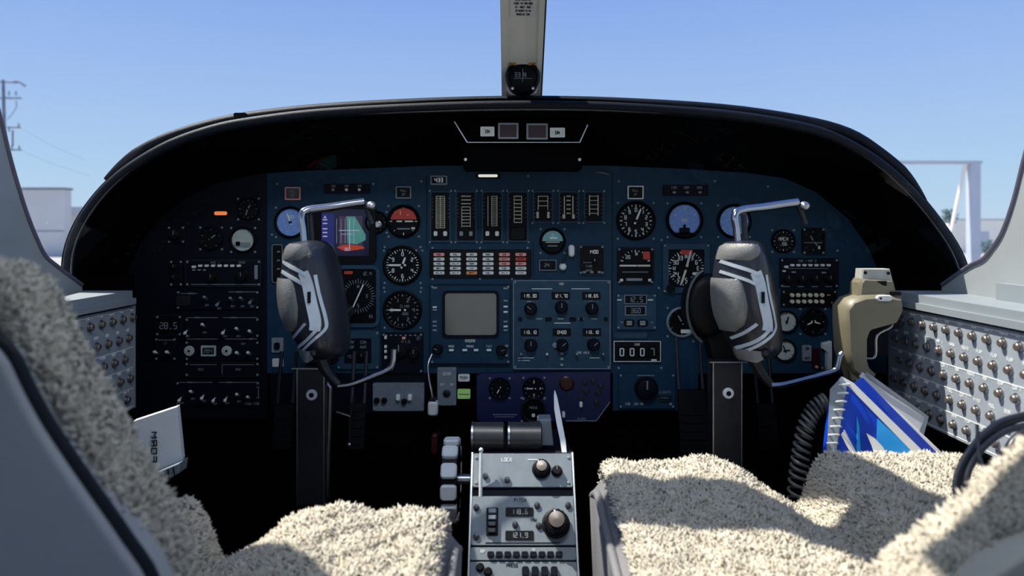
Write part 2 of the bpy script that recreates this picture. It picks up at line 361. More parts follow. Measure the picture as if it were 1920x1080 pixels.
bh = MB(); ap_ = [outw(p, 24) for p in inn[2:-2]]; bh.poly([(-735, -760)] + [(p.x, p.z) for p in ap_] + [(735, -760)], 1450, 1436); struct(bh, 'wall_front', 'matte')
# annunciator housing under the hood
hc = W(980, 248, 1235)
ah = thing('annunciator_housing', 'black trapezoid light housing hanging beneath centre of the hood', 'annunciator', hc)
k = 1235 / F
tr = [(-128 * k, 24 * k), (128 * k, 24 * k), (108 * k, -20 * k), (-104 * k, -20 * k)]
q = MB(); q.poly(tr, 40, 0, 1.5); q.build('body', 'matte', ah)
q = MB(); q.rr(0, -46 * k, 225 * k, 46 * k, 3, 60, 12); q.build('lower_box', 'matte', ah)
q = MB(); q.line(-128 * k, 20 * k, -104 * k, -19 * k, 1.8, -.3); q.line(-104 * k, -19 * k, 107 * k, -19 * k, 1.2, -.3); q.line(107 * k, -19 * k, 122 * k, 14 * k, 1.8, -.3); q.build('edge_strip', 'steel', ah)
for nm, x, z, w, h, fm, im in (('switch_cap', -66, 1, 26, 18, 'lens', 'black'), ('warning_light', -27, 2, 38, 30, 'dim', 'dred'), ('warning_light', 27, 1, 40, 30, 'dim', 'dred'), ('switch_cap', 65, -1, 28, 18, 'lens', 'black')):
    q = MB(); q.frame(x * k, z * k, w * k, h * k, 3, 1, -4, 1.5); o = q.build(nm, fm, ah)
    q = MB(); q.rr(x * k, z * k, (w - 6) * k, (h - 6) * k, 1, 1, -2); q.build('lens', 'lens' if nm == 'switch_cap' else im, o)
    if nm == 'switch_cap':
        q = MB(); q.text('ON', x * k, z * k, 5, -2.2, 1); q.build('print', 'black', o)
for x in (-108, 108):
    q = MB(); q.lathe([(2.6, 12), (2.6, 10), (.1, 9.6)], x * k, -50 * k, 10); q.build('screw', 'steel', ah)

# ================================================================== INSTRUMENT PANEL
def PP(px, py, y=YP): return W(px, py, y)
def xy(pts): return [(x - CX, HY - y) for x, y in pts]
ip = thing('instrument_panel', 'wide blue metal instrument panel under the black hood', 'instrument panel', (0, YP, 0))
def ipp(pts, name, m, y0, y1, ch=0): q = MB(); q.poly(xy(pts), y0, y1, ch); return q.build(name, m, ip)
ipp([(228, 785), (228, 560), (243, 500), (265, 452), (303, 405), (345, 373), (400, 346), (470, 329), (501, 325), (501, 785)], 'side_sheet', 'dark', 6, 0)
ipp([(501, 700), (501, 325), (560, 321), (680, 316), (801, 311), (801, 700)], 'pilot_sheet', 'blue', 6, 0)
ipp([(801, 700), (801, 311), (970, 309), (1149, 311), (1149, 700)], 'centre_sheet', 'blue', 6, 0)
ipp([(1149, 770), (1149, 311), (1270, 316), (1400, 324), (1470, 334), (1530, 360), (1590, 410), (1630, 468), (1655, 530), (1662, 580), (1662, 700), (1309, 700), (1309, 770)], 'copilot_sheet', 'blue', 6, 0)
ipp([(506, 770), (506, 700), (800, 700), (800, 720), (795, 775), (620, 775)], 'lower_sheet', 'dark', 8, 2)
for x0, z0, x1, z1 in ((1148, 322, 1148, 690), (712, 560, 712, 700), (800, 330, 800, 470), (1000, 455, 1000, 518)):
    q = MB(); q.line(x0 - CX, HY - z0, x1 - CX, HY - z1, 1.2, -.2); q.build('seam', 'dark', ip)
def screw_mesh():
    q = MB(); q.lathe([(2.2, 0), (2.2, -1), (1.6, -1.5), (.1, -1.6)], n=10); return q.mesh('screw', 'dim')
SCREW = screw_mesh()
def screws(par, pts, y=-1.2, me=None):
    for x, z in pts: put('screw', me or SCREW, par, (x, y, z))
screws(ip, [(x - CX, HY - y) for x, y in ((520, 345), (700, 345), (790, 340), (990, 330), (1160, 340), (1340, 340), (1440, 350), (1240, 450), (1240, 690), (1160, 690), (1300, 640), (510, 440), (720, 470), (720, 540), (790, 540), (792, 470), (1235, 540), (1570, 470), (1580, 560))], 0)

def knob_mesh(r, h, m='black', cap=None, flutes=14):
    def fn():
        q = MB(); n = flutes * 2
        def ring(rad, y, f): return [((rad * (f if j % 2 else 1)) * math.cos(2 * math.pi * j / n), y, (rad * (f if j % 2 else 1)) * math.sin(2 * math.pi * j / n)) for j in range(n)]
        q.loops([ring(r * 1.12, 0, 1), ring(r * 1.12, -h * .2, 1), ring(r, -h * .25, .92), ring(r * .93, -h * .95, .92), ring(r * .8, -h, 1)]); return q.mesh('knob', m)
    return shared(('knob', r, h, m, flutes), fn)
def knob(par, x, z, r, h=None, m='black', ptr='white', a=90, cap=None, y=0, name='knob'):
    h = h or r * 1.3
    o = put(name, knob_mesh(r, h, m), par, (x, y, z))
    if cap:
        q = shared(('kcap', r, cap), lambda: MB().lathe([(r * .62, 0), (r * .62, -h * .25), (.1, -h * .3)], n=16).mesh('cap', cap)); put('cap', q, o, (0, -h, 0))
    if ptr:
        q = shared(('kptr', r, ptr), lambda: MB().line(0, 0, r * .8, 0, max(.9, r * .13), -.1).mesh('pointer', ptr)); put('pointer', q, o, (0, -h, 0), (0, -R(a), 0))
    return o
def toggle(par, x, z, tip='white', lean=25, y=0, s=1.0):
    base = shared(('tgb', s), lambda: MB().lathe([(5 * s, 0), (5 * s, -2 * s), (3.4 * s, -2 * s), (3.2 * s, -5 * s), (.1, -5.2 * s)], n=10).mesh('bushing', 'dmetal'))
    lev = shared(('tgl', s, tip), lambda: MB().lathe([(1.5 * s, 0), (2.0 * s, -9 * s), (3.6 * s, -11 * s), (3.9 * s, -15 * s), (2.4 * s, -18 * s), (.1, -18.6 * s)], n=10).mesh('lever', tip))
    o = put('toggle_switch', base, par, (x, y, z)); put('lever', lev, o, (0, -3 * s, 0), (R(-lean), 0, 0)); return o

def gauge(px, py, r, label, ticks=24, nums=None, needles=((90, .8, 'white'),), face='dial', bez='black', cat='gauge', square=None, major=4, ring=True, group=None,
          scr=True, a0=90, span=360, tick_m='white', name='gauge', Y=YP, text=None, flags=(), knobs=(), bowl=None, half=None):
    t = thing(name, label, cat, PP(px, py, Y), group=group)
    if square:
        w, h = square
        q = MB(); q.frame(0, 0, w, h, max(2.5, (min(w, h) - 2 * r * .93) / 2), 0, -5, 5); q.build('bezel', bez, t)
        q = MB(); q.rr(0, 0, w - 3, h - 3, 4, 0, -1.5); q.build('dial_face', face, t)
        if scr: screws(t, [(sx_ * (w / 2 - 3.4), sz_ * (h / 2 - 3.4)) for sx_ in (-1, 1) for sz_ in (-1, 1)], -5)
    else:
        q = MB(); q.lathe([(r * 1.12, 0), (r * 1.12, -4), (r * 1.02, -6.5), (r * .95, -5), (r * .93, -1), (r * 1.12, 0)], n=36, cap=False); q.build('bezel', bez, t)
        q = MB(); q.lathe([(r * .94, 0), (r * .94, -1.5), (.1, -1.5)], n=36); q.build('dial_face', face, t)
        if scr: screws(t, [(r * 1.02 * sx_, r * 1.02 * sz_) for sx_ in (-1, 1) for sz_ in (-1, 1)], 0)
    y = -1.8
    if half:
        q = MB(); q.poly(arc(0, 0, r * .88, half[1], half[2], 20), -1.5, -2.2); q.build('half_disc', half[0], t)
    if ticks:
        q = MB()
        for i in range(ticks if span == 360 else ticks + 1):
            a = R(a0 - span * i / ticks); l = .76 if i % major == 0 else .83; th = r * (.055 if i % major == 0 else .035)
            q.line(r * l * math.cos(a), r * l * math.sin(a), r * .92 * math.cos(a), r * .92 * math.sin(a), th, y, .3)
        o = q.build('scale_marks', tick_m, t, smooth=0)
    if nums:
        q = MB(); n = len(nums)
        for i, s_ in enumerate(nums):
            a = R(a0 - span * i / (n if span == 360 else n - 1)); q.text(s_, r * .62 * math.cos(a), r * .62 * math.sin(a), r * .2, y, r * .04)
        q.build('numerals', tick_m, t, smooth=0)
    if text:
        q = MB()
        for s_, x, z, h in text: q.text(s_, x, z, h, y - .3)
        q.build('dial_lettering', tick_m, t, smooth=0)
    for x, z, w, h, m in flags:
        q = MB(); q.rr(x, z, w, h, min(w, h) * .2, y, y - .8); q.build('flag', m, t)
    for i, (a, l, m) in enumerate(needles):
        ca, sa = math.cos(R(a)), math.sin(R(a)); w = r * .055
        q = MB(); q.poly([(-r * .2 * ca + w * sa, -r * .2 * sa - w * ca), (r * l * .8 * ca + w * sa, r * l * .8 * sa - w * ca), (r * l * ca, r * l * sa), (r * l * .8 * ca - w * sa, r * l * .8 * sa + w * ca), (-r * .2 * ca - w * sa, -r * .2 * sa + w * ca)], y - 1.2 - i * .5, y - 1.8 - i * .5)
        q.build('needle', m, t)
    if needles:
        q = MB(); q.lathe([(r * .1, y), (r * .09, y - 3), (.1, y - 3.2)], n=12); q.build('hub', 'black', t)
    for x, z, kr, km in knobs: knob(t, x, z, kr, m=km, ptr=None, y=-2)
    return t
def box_unit(px, py, w, h, label, cat, m='dark', name='radio_unit', d=4, r=2, scr=True, edge=None, ch=1, Y=YP, y0=0):
    t = thing(name, label, cat, PP(px, py, Y)); q = MB(); q.rr(0, 0, w, h, r, y0, -d, ch); q.build('faceplate', m, t)
    if edge:
        q = MB(); q.frame(0, 0, w, h, 1.3, -d + .4, -d - .6, r); q.build('edge_line', edge, t)
    if scr: screws(t, [(a * (w / 2 - 4), b * (h / 2 - 4)) for a in (-1, 1) for b in (-1, 1)], -d)
    t['d'] = d; return t
def disp(par, x, z, w, h, s_, y, m='digit', th=None, name='display', fr='black', hh=None):
    q = MB(); q.rr(x, z, w, h, 1, y, y - 1.2, .4); o = q.build(name, fr, par)
    if s_:
        q = MB(); q.text(s_, x, z, hh or h * .6, y - 1.3); q.build('digits', m, o, smooth=0)
    return o
def marks(par, items, m='dim', name='legend'):
    q = MB()
    for it in items:
        if isinstance(it[0], str): q.text(*it)
        else: q.line(*it)
    o = q.build(name, m, par, smooth=0); o['kind'] = 'stuff'; return o

# ---- far-left dark subpanel
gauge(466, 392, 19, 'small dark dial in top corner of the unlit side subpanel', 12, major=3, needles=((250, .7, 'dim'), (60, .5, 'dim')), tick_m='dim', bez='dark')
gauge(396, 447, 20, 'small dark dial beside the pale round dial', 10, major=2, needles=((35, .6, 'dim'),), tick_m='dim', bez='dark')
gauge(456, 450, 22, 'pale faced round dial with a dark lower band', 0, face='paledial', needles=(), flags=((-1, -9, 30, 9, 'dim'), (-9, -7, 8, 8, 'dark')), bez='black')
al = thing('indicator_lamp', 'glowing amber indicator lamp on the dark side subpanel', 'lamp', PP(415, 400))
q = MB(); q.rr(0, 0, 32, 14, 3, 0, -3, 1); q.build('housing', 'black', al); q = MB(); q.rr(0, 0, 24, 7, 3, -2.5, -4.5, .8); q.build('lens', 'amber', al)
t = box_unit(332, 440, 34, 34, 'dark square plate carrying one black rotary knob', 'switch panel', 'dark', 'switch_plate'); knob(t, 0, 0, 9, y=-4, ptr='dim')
t = box_unit(420, 512, 142, 50, 'dark audio selector unit with row of eight pale buttons', 'audio panel', 'dark', 'audio_selector', edge='dmetal')
def button(par, x, z, w, h, m, y, d=4, name='button'):
    me = shared(('btn', w, h, m, d), lambda: MB().rr(0, 0, w, h, min(w, h) * .3, 0, -d, .6).mesh(name, m)); return put(name, me, par, (x, y, z))
for i in range(8): button(t, -54 + i * 12, 14 if i else 12, 7.5, 4.5, 'white', -4)
for i in range(3): button(t, -54 + i * 10, 6, 5, 3, 'dim', -4)
knob(t, 37, -5, 10, y=-4, ptr='dim'); knob(t, -20, -8, 8, y=-4, ptr='dim'); marks(t, [(-60, -21, 65, -21, 1.2, -4), ('MIC 1', -15, 20, 4, -4), ('SPKR', 35, 20, 4, -4)])
q = MB(); q.rr(62, 2, 6, 26, 1, -4, -6); q.build('side_bracket', 'dim', t)
t = box_unit(332, 512, 26, 50, 'narrow dark plate with two small knobs left of audio unit', 'switch panel', 'dark', 'switch_plate'); knob(t, -2, 12, 6, y=-4, ptr='dim'); knob(t, -2, -8, 6, y=-4, ptr='dim')
def switch_row(px, py, w, h, label, togs, heads, extra=None, m='dark'):
    t = box_unit(px, py, w, h, label, 'switch panel', m, 'switch_unit', scr=True)
    for x, y, tip in togs: toggle(t, x - px, py - y, tip, random.choice((-22, 22, 24)), -4, .8)
    marks(t, [(x0 - px, py - y, x1 - px, py - y, 1.1, -4) for x0, x1, y in heads] + [('OFF', x - px, py - y - 12, 3.4, -4) for x, y, _ in togs])
    marks(t, [('MAIN', x0 - px + 20, py - y, 3.2, -4.3) for x0, x1, y in heads])
    return t
t = switch_row(410, 562, 156, 36, 'topmost dark switch row below the audio unit', ((390, 560, 'dim'), (413, 566, 'dim'), (438, 562, 'dim'), (457, 562, 'dim'), (474, 562, 'dim')), ((340, 372, 550), (430, 486, 547)))
q = MB(); q.rr(-64, -1, 26, 20, 3, -4, -8, 1); q.build('rotary_guard', 'dmetal', t)
switch_row(418, 614, 140, 38, 'dark switch row of five white tipped toggles', ((354, 618, 'white'), (386, 611, 'white'), (424, 618, 'white'), (449, 618, 'white'), (473, 623, 'white')), ((352, 410, 595), (420, 484, 595)))
t = box_unit(318, 610, 50, 40, 'dark square readout beside the five white toggles', 'display', 'dark', 'readout_unit', edge='dmetal'); disp(t, 0, 0, 38, 26, '28.5', -4, 'dim', hh=11)
t = box_unit(418, 657, 140, 38, 'dark switch row with two pale round dials and square display', 'switch panel', 'dark', 'switch_unit')
for x in (357, 427):
    q = MB(); q.lathe([(9.5, -4), (9.5, -6), (8, -6.5), (.1, -6.5)], x - 418, 0, 20); o = q.build('round_dial', 'paledial', t); q = MB(); q.lathe([(2.2, -6.6), (2, -8), (.1, -8)], x - 418, 0, 8); q.build('hub', 'dark', o)
q = MB(); q.rr(393 - 418, 0, 28, 20, 1.5, -4, -6); o = q.build('square_display', 'paledial', t); disp(o, 393 - 418, 0, 21, 12, '284', -6, 'dim', hh=7)
for x in (450, 471): toggle(t, x - 418, -6, 'white', 22, -4, .85)
marks(t, [(-66, 22, -8, 22, 1.1, -4), (6, 22, 66, 22, 1.1, -4), ('OXY', 40, 13, 3.4, -4)])
t = box_unit(312, 654, 42, 44, 'small dark plate with two white tipped toggles in outer corner', 'switch panel', 'dark', 'switch_unit')
for x in (299, 321): toggle(t, x - 312, -8, 'white', 22, -4, .9)
marks(t, [(-14, 17, 14, 17, 1.1, -4), ('LT', 0, 11, 4, -4)])
t = box_unit(418, 692, 140, 28, 'dark blank strip with thin framed lines between switch rows', 'switch panel', 'dark', 'switch_unit', edge='dmetal')
marks(t, [(-60, 9, -10, 9, 1, -4), (0, 9, 60, 9, 1, -4), (0, -9, 0, 9, 1, -4), ('TEST', -40, 0, 4, -4), ('AVN', 30, 0, 4, -4)])
t = switch_row(410, 737, 158, 46, 'lowest dark switch row of seven white tipped toggles', [(x, y + 2, 'white') for x, y in ((343, 741), (364, 733), (385, 737), (406, 742), (428, 741), (450, 738), (470, 743))], ((338, 400, 716), (412, 484, 716)))
marks(t, [(72, 12, 78, 12, 1.2, -4), (76, 12, 76, -8, 1.2, -4), (72, -8, 78, -8, 1.2, -4), ('ANTI ICE', 63, -19, 4, -4)], 'dim')
t = box_unit(521, 647, 22, 28, 'grey plate with a black rocker switch beside pilot yoke', 'switch', 'dim', 'rocker_switch', scr=False); q = MB(); q.rr(0, -1, 10, 13, 3, -4, -9, 1.5); q.build('rocker', 'black', t)
t = box_unit(521, 680, 21, 16, 'small pale blank label plate under the rocker switch', 'label plate', 'lens', 'label_plate', scr=False, d=2)
# ---- pilot side
def lightbox(px, py, w, h, label, fm, im, rows=0):
    t = thing('annunciator_light', label, 'annunciator', PP(px, py)); q = MB(); q.frame(0, 0, w, h, 2.2, 0, -5, 1.5); q.build('frame', fm, t)
    q = MB(); q.rr(0, 0, w - 4, h - 4, 1, 0, -3); q.build('lens', im, t)
    if rows: marks(t, [('PULL', 0, 3.5, 4, -3), ('UP', 0, -3.5, 4, -3)], 'dim', 'print')
lightbox(550, 363, 29, 24, 'square red warning light in pale frame above pilot dial', 'pink', 'dred', 1)
lightbox(757, 361, 29, 23, 'square unlit dark light above the red faced dial', 'dim', 'black', 1)
lightbox(1191, 361, 30, 25, 'square unlit dark light in white frame on copilot side', 'lens', 'black', 1)
t = box_unit(651, 354, 86, 18, 'dark strip of three small switches above pilot screen', 'switch panel', 'dark', 'switch_strip', scr=False)
for x, m in ((-25, 'dim'), (0, 'white'), (24, 'white')): button(t, x, -2, 5, 5, m, -4)
marks(t, [('HDG', -25, 5, 3.5, -4), ('NAV', 0, 5, 3.5, -4), ('APR', 24, 5, 3.5, -4)])
t = box_unit(1285, 357, 84, 20, 'dark strip of three small legends above the sky blue dial', 'switch panel', 'dark', 'switch_strip', scr=False)
marks(t, [('VOR', -22, 5, 4.5, -4), ('ADF', 2, 5, 4.5, -4), ('DME', 26, 5, 4.5, -4)]); [button(t, x, -4, 6, 4, 'dim', -4) for x in (-22, 2, 26)]
gauge(545, 417, 27, 'round blue faced dial behind upper arm of pilot yoke', 0, face='bluedial', needles=((110, .7, 'white'),), text=(('100', 0, 10, 6),))
gauge(706, 417, 19, 'small dial with bright ring next to the red faced dial', 12, major=3, needles=((200, .6, 'dim'),), tick_m='dim', knobs=((3, -4, 6, 'steel'),))
gauge(757, 415, 28, 'round dial with red upper half and black lower half', 8, half=('red', 8, 172), major=2, needles=((0, .7, 'cream'), (180, .5, 'cream')), flags=((0, -14, 24, 2.5, 'dim'), (18, -13, 7, 4, 'cream')), text=(('I', -6, 16, 7), ('-', 8, 12, 6)))
gauge(755, 497, 33, 'middle dial of pilot column with needle pointing sideways', 36, nums=list('024689'), major=3, needles=((180, .9, 'white'), (70, .5, 'white')), knobs=((-24, 26, 5, 'black'),), flags=((24, 27, 6, 4, 'pink'), (22, -27, 6, 3, 'pink')))
gauge(755, 581, 33, 'lowest round dial of pilot column above the knobbed unit', 24, nums=['0', '1', '2', '4', '2', '1'], major=2, a0=180, needles=((180, .82, 'white'),), text=(('CLIMB', 4, 7, 4.5), ('1000', 4, -7, 4.5)), tick_m='dim')
# primary flight screen
t = thing('flight_display', 'pilot colour flight screen glowing teal plum and red', 'screen', PP(648, 436))
q = MB(); q.frame(0, 0, 116, 112, 12, 0, -10, 8); q.build('bezel', 'black', t)
q = MB(); q.rr(0, 0, 96, 92, 4, 0, -2); q.build('screen', 'scr', t)
q = MB(); q.rr(10, 2, 44, 58, 1, -2, -2.3); q.build('screen_band', 'scrp', t)
q = MB(); q.rr(-33, 4, 24, 62, 2, -2, -2.3); q.build('scale_band', 'scrn', t)
q = MB(); q.poly([(2, 30), (18, 30), (38, -4), (38, -14), (22, -22), (4, -20)], -2.3, -2.6); q.build('sky_area', 'scrt', t)
q = MB(); q.poly([(-16, -28), (-6, -24), (8, -22), (34, -26), (36, -30), (18, -33), (0, -35)], -2.6, -2.9); q.build('warning_area', 'scrr', t)
q = MB()
for z in (24, 17, 7, 0, -7): q.rr(-38, z, 9, 2.4, 1, -2.4, -2.7)
q.poly([(-41, 27), (-38, 32), (-35, 27)], -2.4, -2.7); q.line(-12, 4, 26, 4, 1.3, -2.7); q.line(8, 26, 8, -28, 1.3, -2.7); q.line(-8, -3, 14, -3, .8, -2.7)
for x in (-16, -8, 0, 16): q.line(x, 26, x, -20, .5, -2.6)
q.text('360', 4, -31, 5, -3); q.build('screen_symbols', 'scrw', t, smooth=0)
# horizontal situation indicator next to pilot grip
t = thing('situation_indicator', 'tall framed compass indicator beside pilot grip', 'indicator', PP(672, 555))
q = MB(); q.frame(0, 0, 82, 116, 7, 0, -5, 14); q.build('bezel', 'blue2', t); q = MB(); q.rr(0, 0, 70, 104, 10, 0, -1.5); q.build('dial_face', 'dial', t)
q = MB()
for i in range(36):
    a = R(i * 10); q.line(24 * math.cos(a), 24 * math.sin(a), (31 if i % 3 else 33) * math.cos(a), (31 if i % 3 else 33) * math.sin(a), 1, -1.6)
q.text('N', 0, 18, 6, -2); q.text('E', 17, 0, 6, -2); q.text('S', 0, -18, 6, -2); q.build('compass_rose', 'dim', t, smooth=0)
q = MB(); q.rr(-18, 44, 16, 6, 2, -2, -3); q.build('flag', 'red', t); marks(t, [('12.4', 16, 42, 6, -2), ('GS', 24, -38, 5, -2)], 'dim')
q = MB(); q.line(-10, -22, 10, 22, 2.4, -3, .8); q.build('needle', 'white', t)
t = box_unit(521, 494, 20, 72, 'narrow outlined instrument sliver behind pilot grip', 'indicator', 'black', 'slip_indicator', edge='dim', r=4, scr=False); [button(t, 3, z, 5, 3, 'dim', -4) for z in (-28, -10, 6, 22)]
t = box_unit(672, 656, 80, 72, 'framed selector unit with rows of faint legends below compass indicator', 'radio', 'blue2', 'selector_unit')
q = MB(); q.rr(0, -1, 50, 46, 2, -4, -5); q.build('inset', 'dark', t); marks(t, [('NAV', -12, 15, 5, -5), ('COM', 10, 15, 5, -5), ('ADF', -12, 6, 5, -5), ('MKR', 10, 6, 5, -5), ('TST', -14, -12, 5, -5)]); knob(t, 8, -10, 7, y=-5, ptr='dim')
t = box_unit(755, 661, 78, 76, 'dark knobbed radio unit under the pilot dial column', 'radio', 'dark', 'radio_unit')
marks(t, [(-32 + i * 9, 33, -28 + i * 9, 33, 2, -4) for i in range(7)] + [('121.5', 5, 21, 5, -4)]); [button(t, -31, z, 5, 6, 'lens', -4) for z in (29, 12, 3, -8)]
knob(t, -6, 4, 15, 8, y=-4, ptr='dim'); knob(t, 22, 0, 10, y=-4, ptr='dim'); knob(t, 30, 27, 5, y=-4, ptr='dim', m='dmetal'); button(t, 3, 28, 7, 5, 'pink', -4)
t = box_unit(748, 743, 96, 52, 'grey switch box with two white capped switches below yoke arm', 'switch panel', 'ped', 'switch_box', d=8)
for x in (0, 22): q = MB(); q.rr(x, 0, 8, 12, 3, -8, -16, 2); q.build('switch_cap', 'white', t)
for x in (-40, -26, 11): knob(t, x, -6 if x < 10 else -8, 5, y=-8, ptr=None)
marks(t, [('PARK', 4, 18, 4.5, -8), ('DEICE', -28, 14, 4.5, -8), (-42, -20, -14, -20, 1.6, -8)])
# ---- centre: vertical tape gauges
def tape(px, w, h, cy, label, style, grp=None):
    t = thing('tape_gauge', label, 'gauge', PP(px, cy), group=grp)
    q = MB(); q.frame(0, 0, w + 6, h + 6, 3, 0, -4, 5); q.build('bezel', 'blue2', t)
    q = MB(); q.rr(0, 0, w + 2, h + 2, 10, 0, -2); q.build('dial_face', 'dial', t)
    q = MB(); z0, z1 = h / 2 - 7, -h / 2 + (24 if h > 70 else 8)
    if style == 0:
        for i in range(17): q.line(-8, z0 - i * 3.7, 8, z0 - i * 3.7, 1.2, -2.2)
        for x in (-8, 0, 8): q.line(x, z0, x, z0 - 60, 1, -2.2)
    elif style == 1:
        for i in range(3): q.line(-9, z0 - i * 7, 9, z0 - i * 7, 1.8, -2.2)
        for i in range(7): q.line(-8, z0 - 20 - i * 6, 8, z0 - 20 - i * 6, 1.5, -2.2)
        for x in (-8, 8): q.line(x, z0 - 20, x, z0 - 58, 1.2, -2.2)
    elif style == 2:
        for i in range(16): q.line(-1, z0 - i * 3.7, 9, z0 - i * 3.7, 1.1, -2.2)
        for x in (-8, -1, 9): q.line(x, z0, x, z0 - 56, 1.2, -2.2)
    elif style == 3:
        for i in range(8): q.line(-7, z0 - i * 7, 7, z0 - i * 7, 1.7, -2.2)
        for x in (-7, 7): q.line(x, z0, x, z0 - 50, 1.1, -2.2)
    elif style == 4:
        for i in range(3): q.line(-9, z0 - i * 9, 9, z0 - i * 9, 1.2, -2.2)
        for x in (-9, 9): q.line(x, z0, x, z0 - 26, 1.3, -2.2)
        for x in (-10, 10): q.rr(x, -h / 2 + 12, 4.5, 12, 1, -2, -3)
    elif style == 5:
        for i in range(5): q.line(-4, z0 - i * 8, 4, z0 - i * 8, 2, -2.2)
        for x in (-8, 8): q.line(x, z0, x, z0 - 36, 1.8, -2.2)
        for x in (-9, 9): q.rr(x, -h / 2 + 9, 5, 8, 1, -2, -3)
    else:
        for i in range(5): q.line(-8, z0 - i * 8, 8, z0 - i * 8, 1, -2.2)
        for x in (-8, 8): q.line(x, z0 + 2, x, z0 - 36, 1.8, -2.2)
    q.build('scale_marks', 'cream', t, smooth=0)
    q = MB()
    for x in (-15, 15):
        for i in range(6): q.line(x - 1, z0 - 4 - i * 7, x + 1, z0 - 4 - i * 7, .9, -2.2)
    q.build('side_marks', 'dim', t, smooth=0)
    if h > 70:
        if style == 3: q = MB(); q.rr(0, -h / 2 + 13, 28, 24, 3, -2, -6, 1.5); q.build('cover', 'black', t)
        else:
            for x in (-9, 9): button(t, x, -h / 2 + 13, 7, 9, 'white' if style != 1 else 'dim', -2, 3)
    screws(t, [(a * (w / 2 + 3), b * (h / 2 + 3)) for a in (-1, 1) for b in (-1, 1)], -1)
tg = 'vertical tape gauges along top of centre panel'
tape(826, 34, 90, 406, 'tall tape gauge with dense triple grid scale', 0, tg)
tape(874, 34, 90, 406, 'tall tape gauge with short broken ladder scale', 1, tg)
tape(923, 34, 90, 406, 'tall tape gauge with one fine offset ladder', 2, tg)
tape(971, 34, 90, 406, 'tall tape gauge with black cover at its foot', 3, tg)
tape(1018, 33, 54, 388, 'short tape gauge with three rungs and two white blocks', 4, tg)
tape(1066, 33, 54, 388, 'short tape gauge with thick white rails at centre', 5, tg)
tape(1113, 33, 54, 388, 'short tape gauge with narrow rails last in row', 6, tg)
t = box_unit(823, 338, 32, 18, 'tiny counter display above the first tall tape gauge', 'display', 'dim', 'counter_display', scr=False, d=3); disp(t, 0, 0, 26, 12, '433', -3)
t = thing('light_bar', 'short glowing white light bar under the hood edge', 'lamp', PP(915, 330)); q = MB(); q.rr(0, 0, 44, 10, 3, 0, -5, 1); q.build('housing', 'black', t); q = MB(); q.rr(0, 0, 36, 5, 2, -5, -7, .6); q.build('lens', 'lampw', t)
t = thing('hood_clip', 'small bright metal clip under hood above last short gauge', 'clip', PP(1127, 324)); q = MB(); q.tube([(-14, -4, 2), (-4, -6, 1), (4, -6, 0), (14, -5, -3)], 1.6, 6); q.build('wire', 'steel', t); q = MB(); q.rr(-3, 1, 10, 5, 1, 0, -5); q.build('foot', 'dmetal', t)
# annunciator matrix
t = thing('annunciator_matrix', 'grid of pale and red warning captions below tall tape gauges', 'annunciator', PP(900, 494))
q = MB(); q.rr(1, 0, 190, 52, 3, 0, -5, 1.2); q.build('faceplate', 'black', t)
for c_ in range(6):
    for r2 in range(5):
        m = 'lens'
        if c_ >= 4: m = ('pink', 'red', 'pink', 'lens', 'lens')[r2]
        if c_ == 4 and r2 == 1: m = 'pink'
        if c_ == 0 and r2 == 0: m = 'pink'
        if c_ == 2 and r2 == 4: m = 'orange'
        x, z = -76.5 + c_ * 30.6, 17 - r2 * 8.6
        o = button(t, x, z, 20.5, 6, m, -5, 1.5, 'caption_lens')
        q = MB(); q.text(random.choice(('OIL P', 'FUEL', 'DOOR', 'GEN', 'ICE', 'HYD P', 'BATT', 'PITOT')), 0, 0, 2.8, -1.6, .55); q.build('caption', 'dark', o, smooth=0)
screws(t, [(-89, 29), (0, 29), (89, 29), (-89, -29), (0, -29), (60, -29)], -1)
# standby attitude, knob cluster, clock
gauge(1036, 452, 22, 'small standby horizon with pale sky half and dark earth half', 0, half=('teal', 0, 180), needles=(), flags=((0, -2, 26, 1.6, 'cream'), (0, -9, 18, 2, 'dim'), (2, 6, 14, 3, 'white')), text=(('20', 0, 12, 3),))
t = thing('caging_handle', 'white oval pull handle with small knob beside standby horizon', 'handle', PP(1068, 478)); q = MB(); q.rr(3, 8, 11, 22, 5, 0, -14, 3); q.build('pull', 'white', t); q = MB(); q.lathe([(7, 0), (6.5, -9), (4, -12), (.1, -12.5)], -13, -22, 16); q.build('knob', 'lens', t)
q = MB(); q.tube([(-4, -4, 10), (-8, -8, 0), (-14, -9, -12), (-13, -8, -22)], 1.6, 6); q.build('cable', 'dmetal', t)
t = box_unit(1027, 497, 32, 20, 'small dark readout low beside the caging handle', 'display', 'dark', 'counter_display', scr=False, edge='dim'); disp(t, -2, 0, 22, 10, '24', -4, 'dim')
t = box_unit(1109, 487, 48, 56, 'square digital clock reading 1400 near short tape gauges', 'clock', 'black', 'clock', edge='blue2', r=3); disp(t, 3, 15, 34, 12, '1400', -4, hh=6); marks(t, [('TIME', -5, -12, 4, -4), ('DATE', -5, -20, 4, -4), (-16, -5, 6, -5, 1, -4)]); knob(t, 5, -2, 5, y=-4, ptr='white'); [button(t, x, -23, 6, 4, 'dim', -4) for x in (-14, 0, 14)]
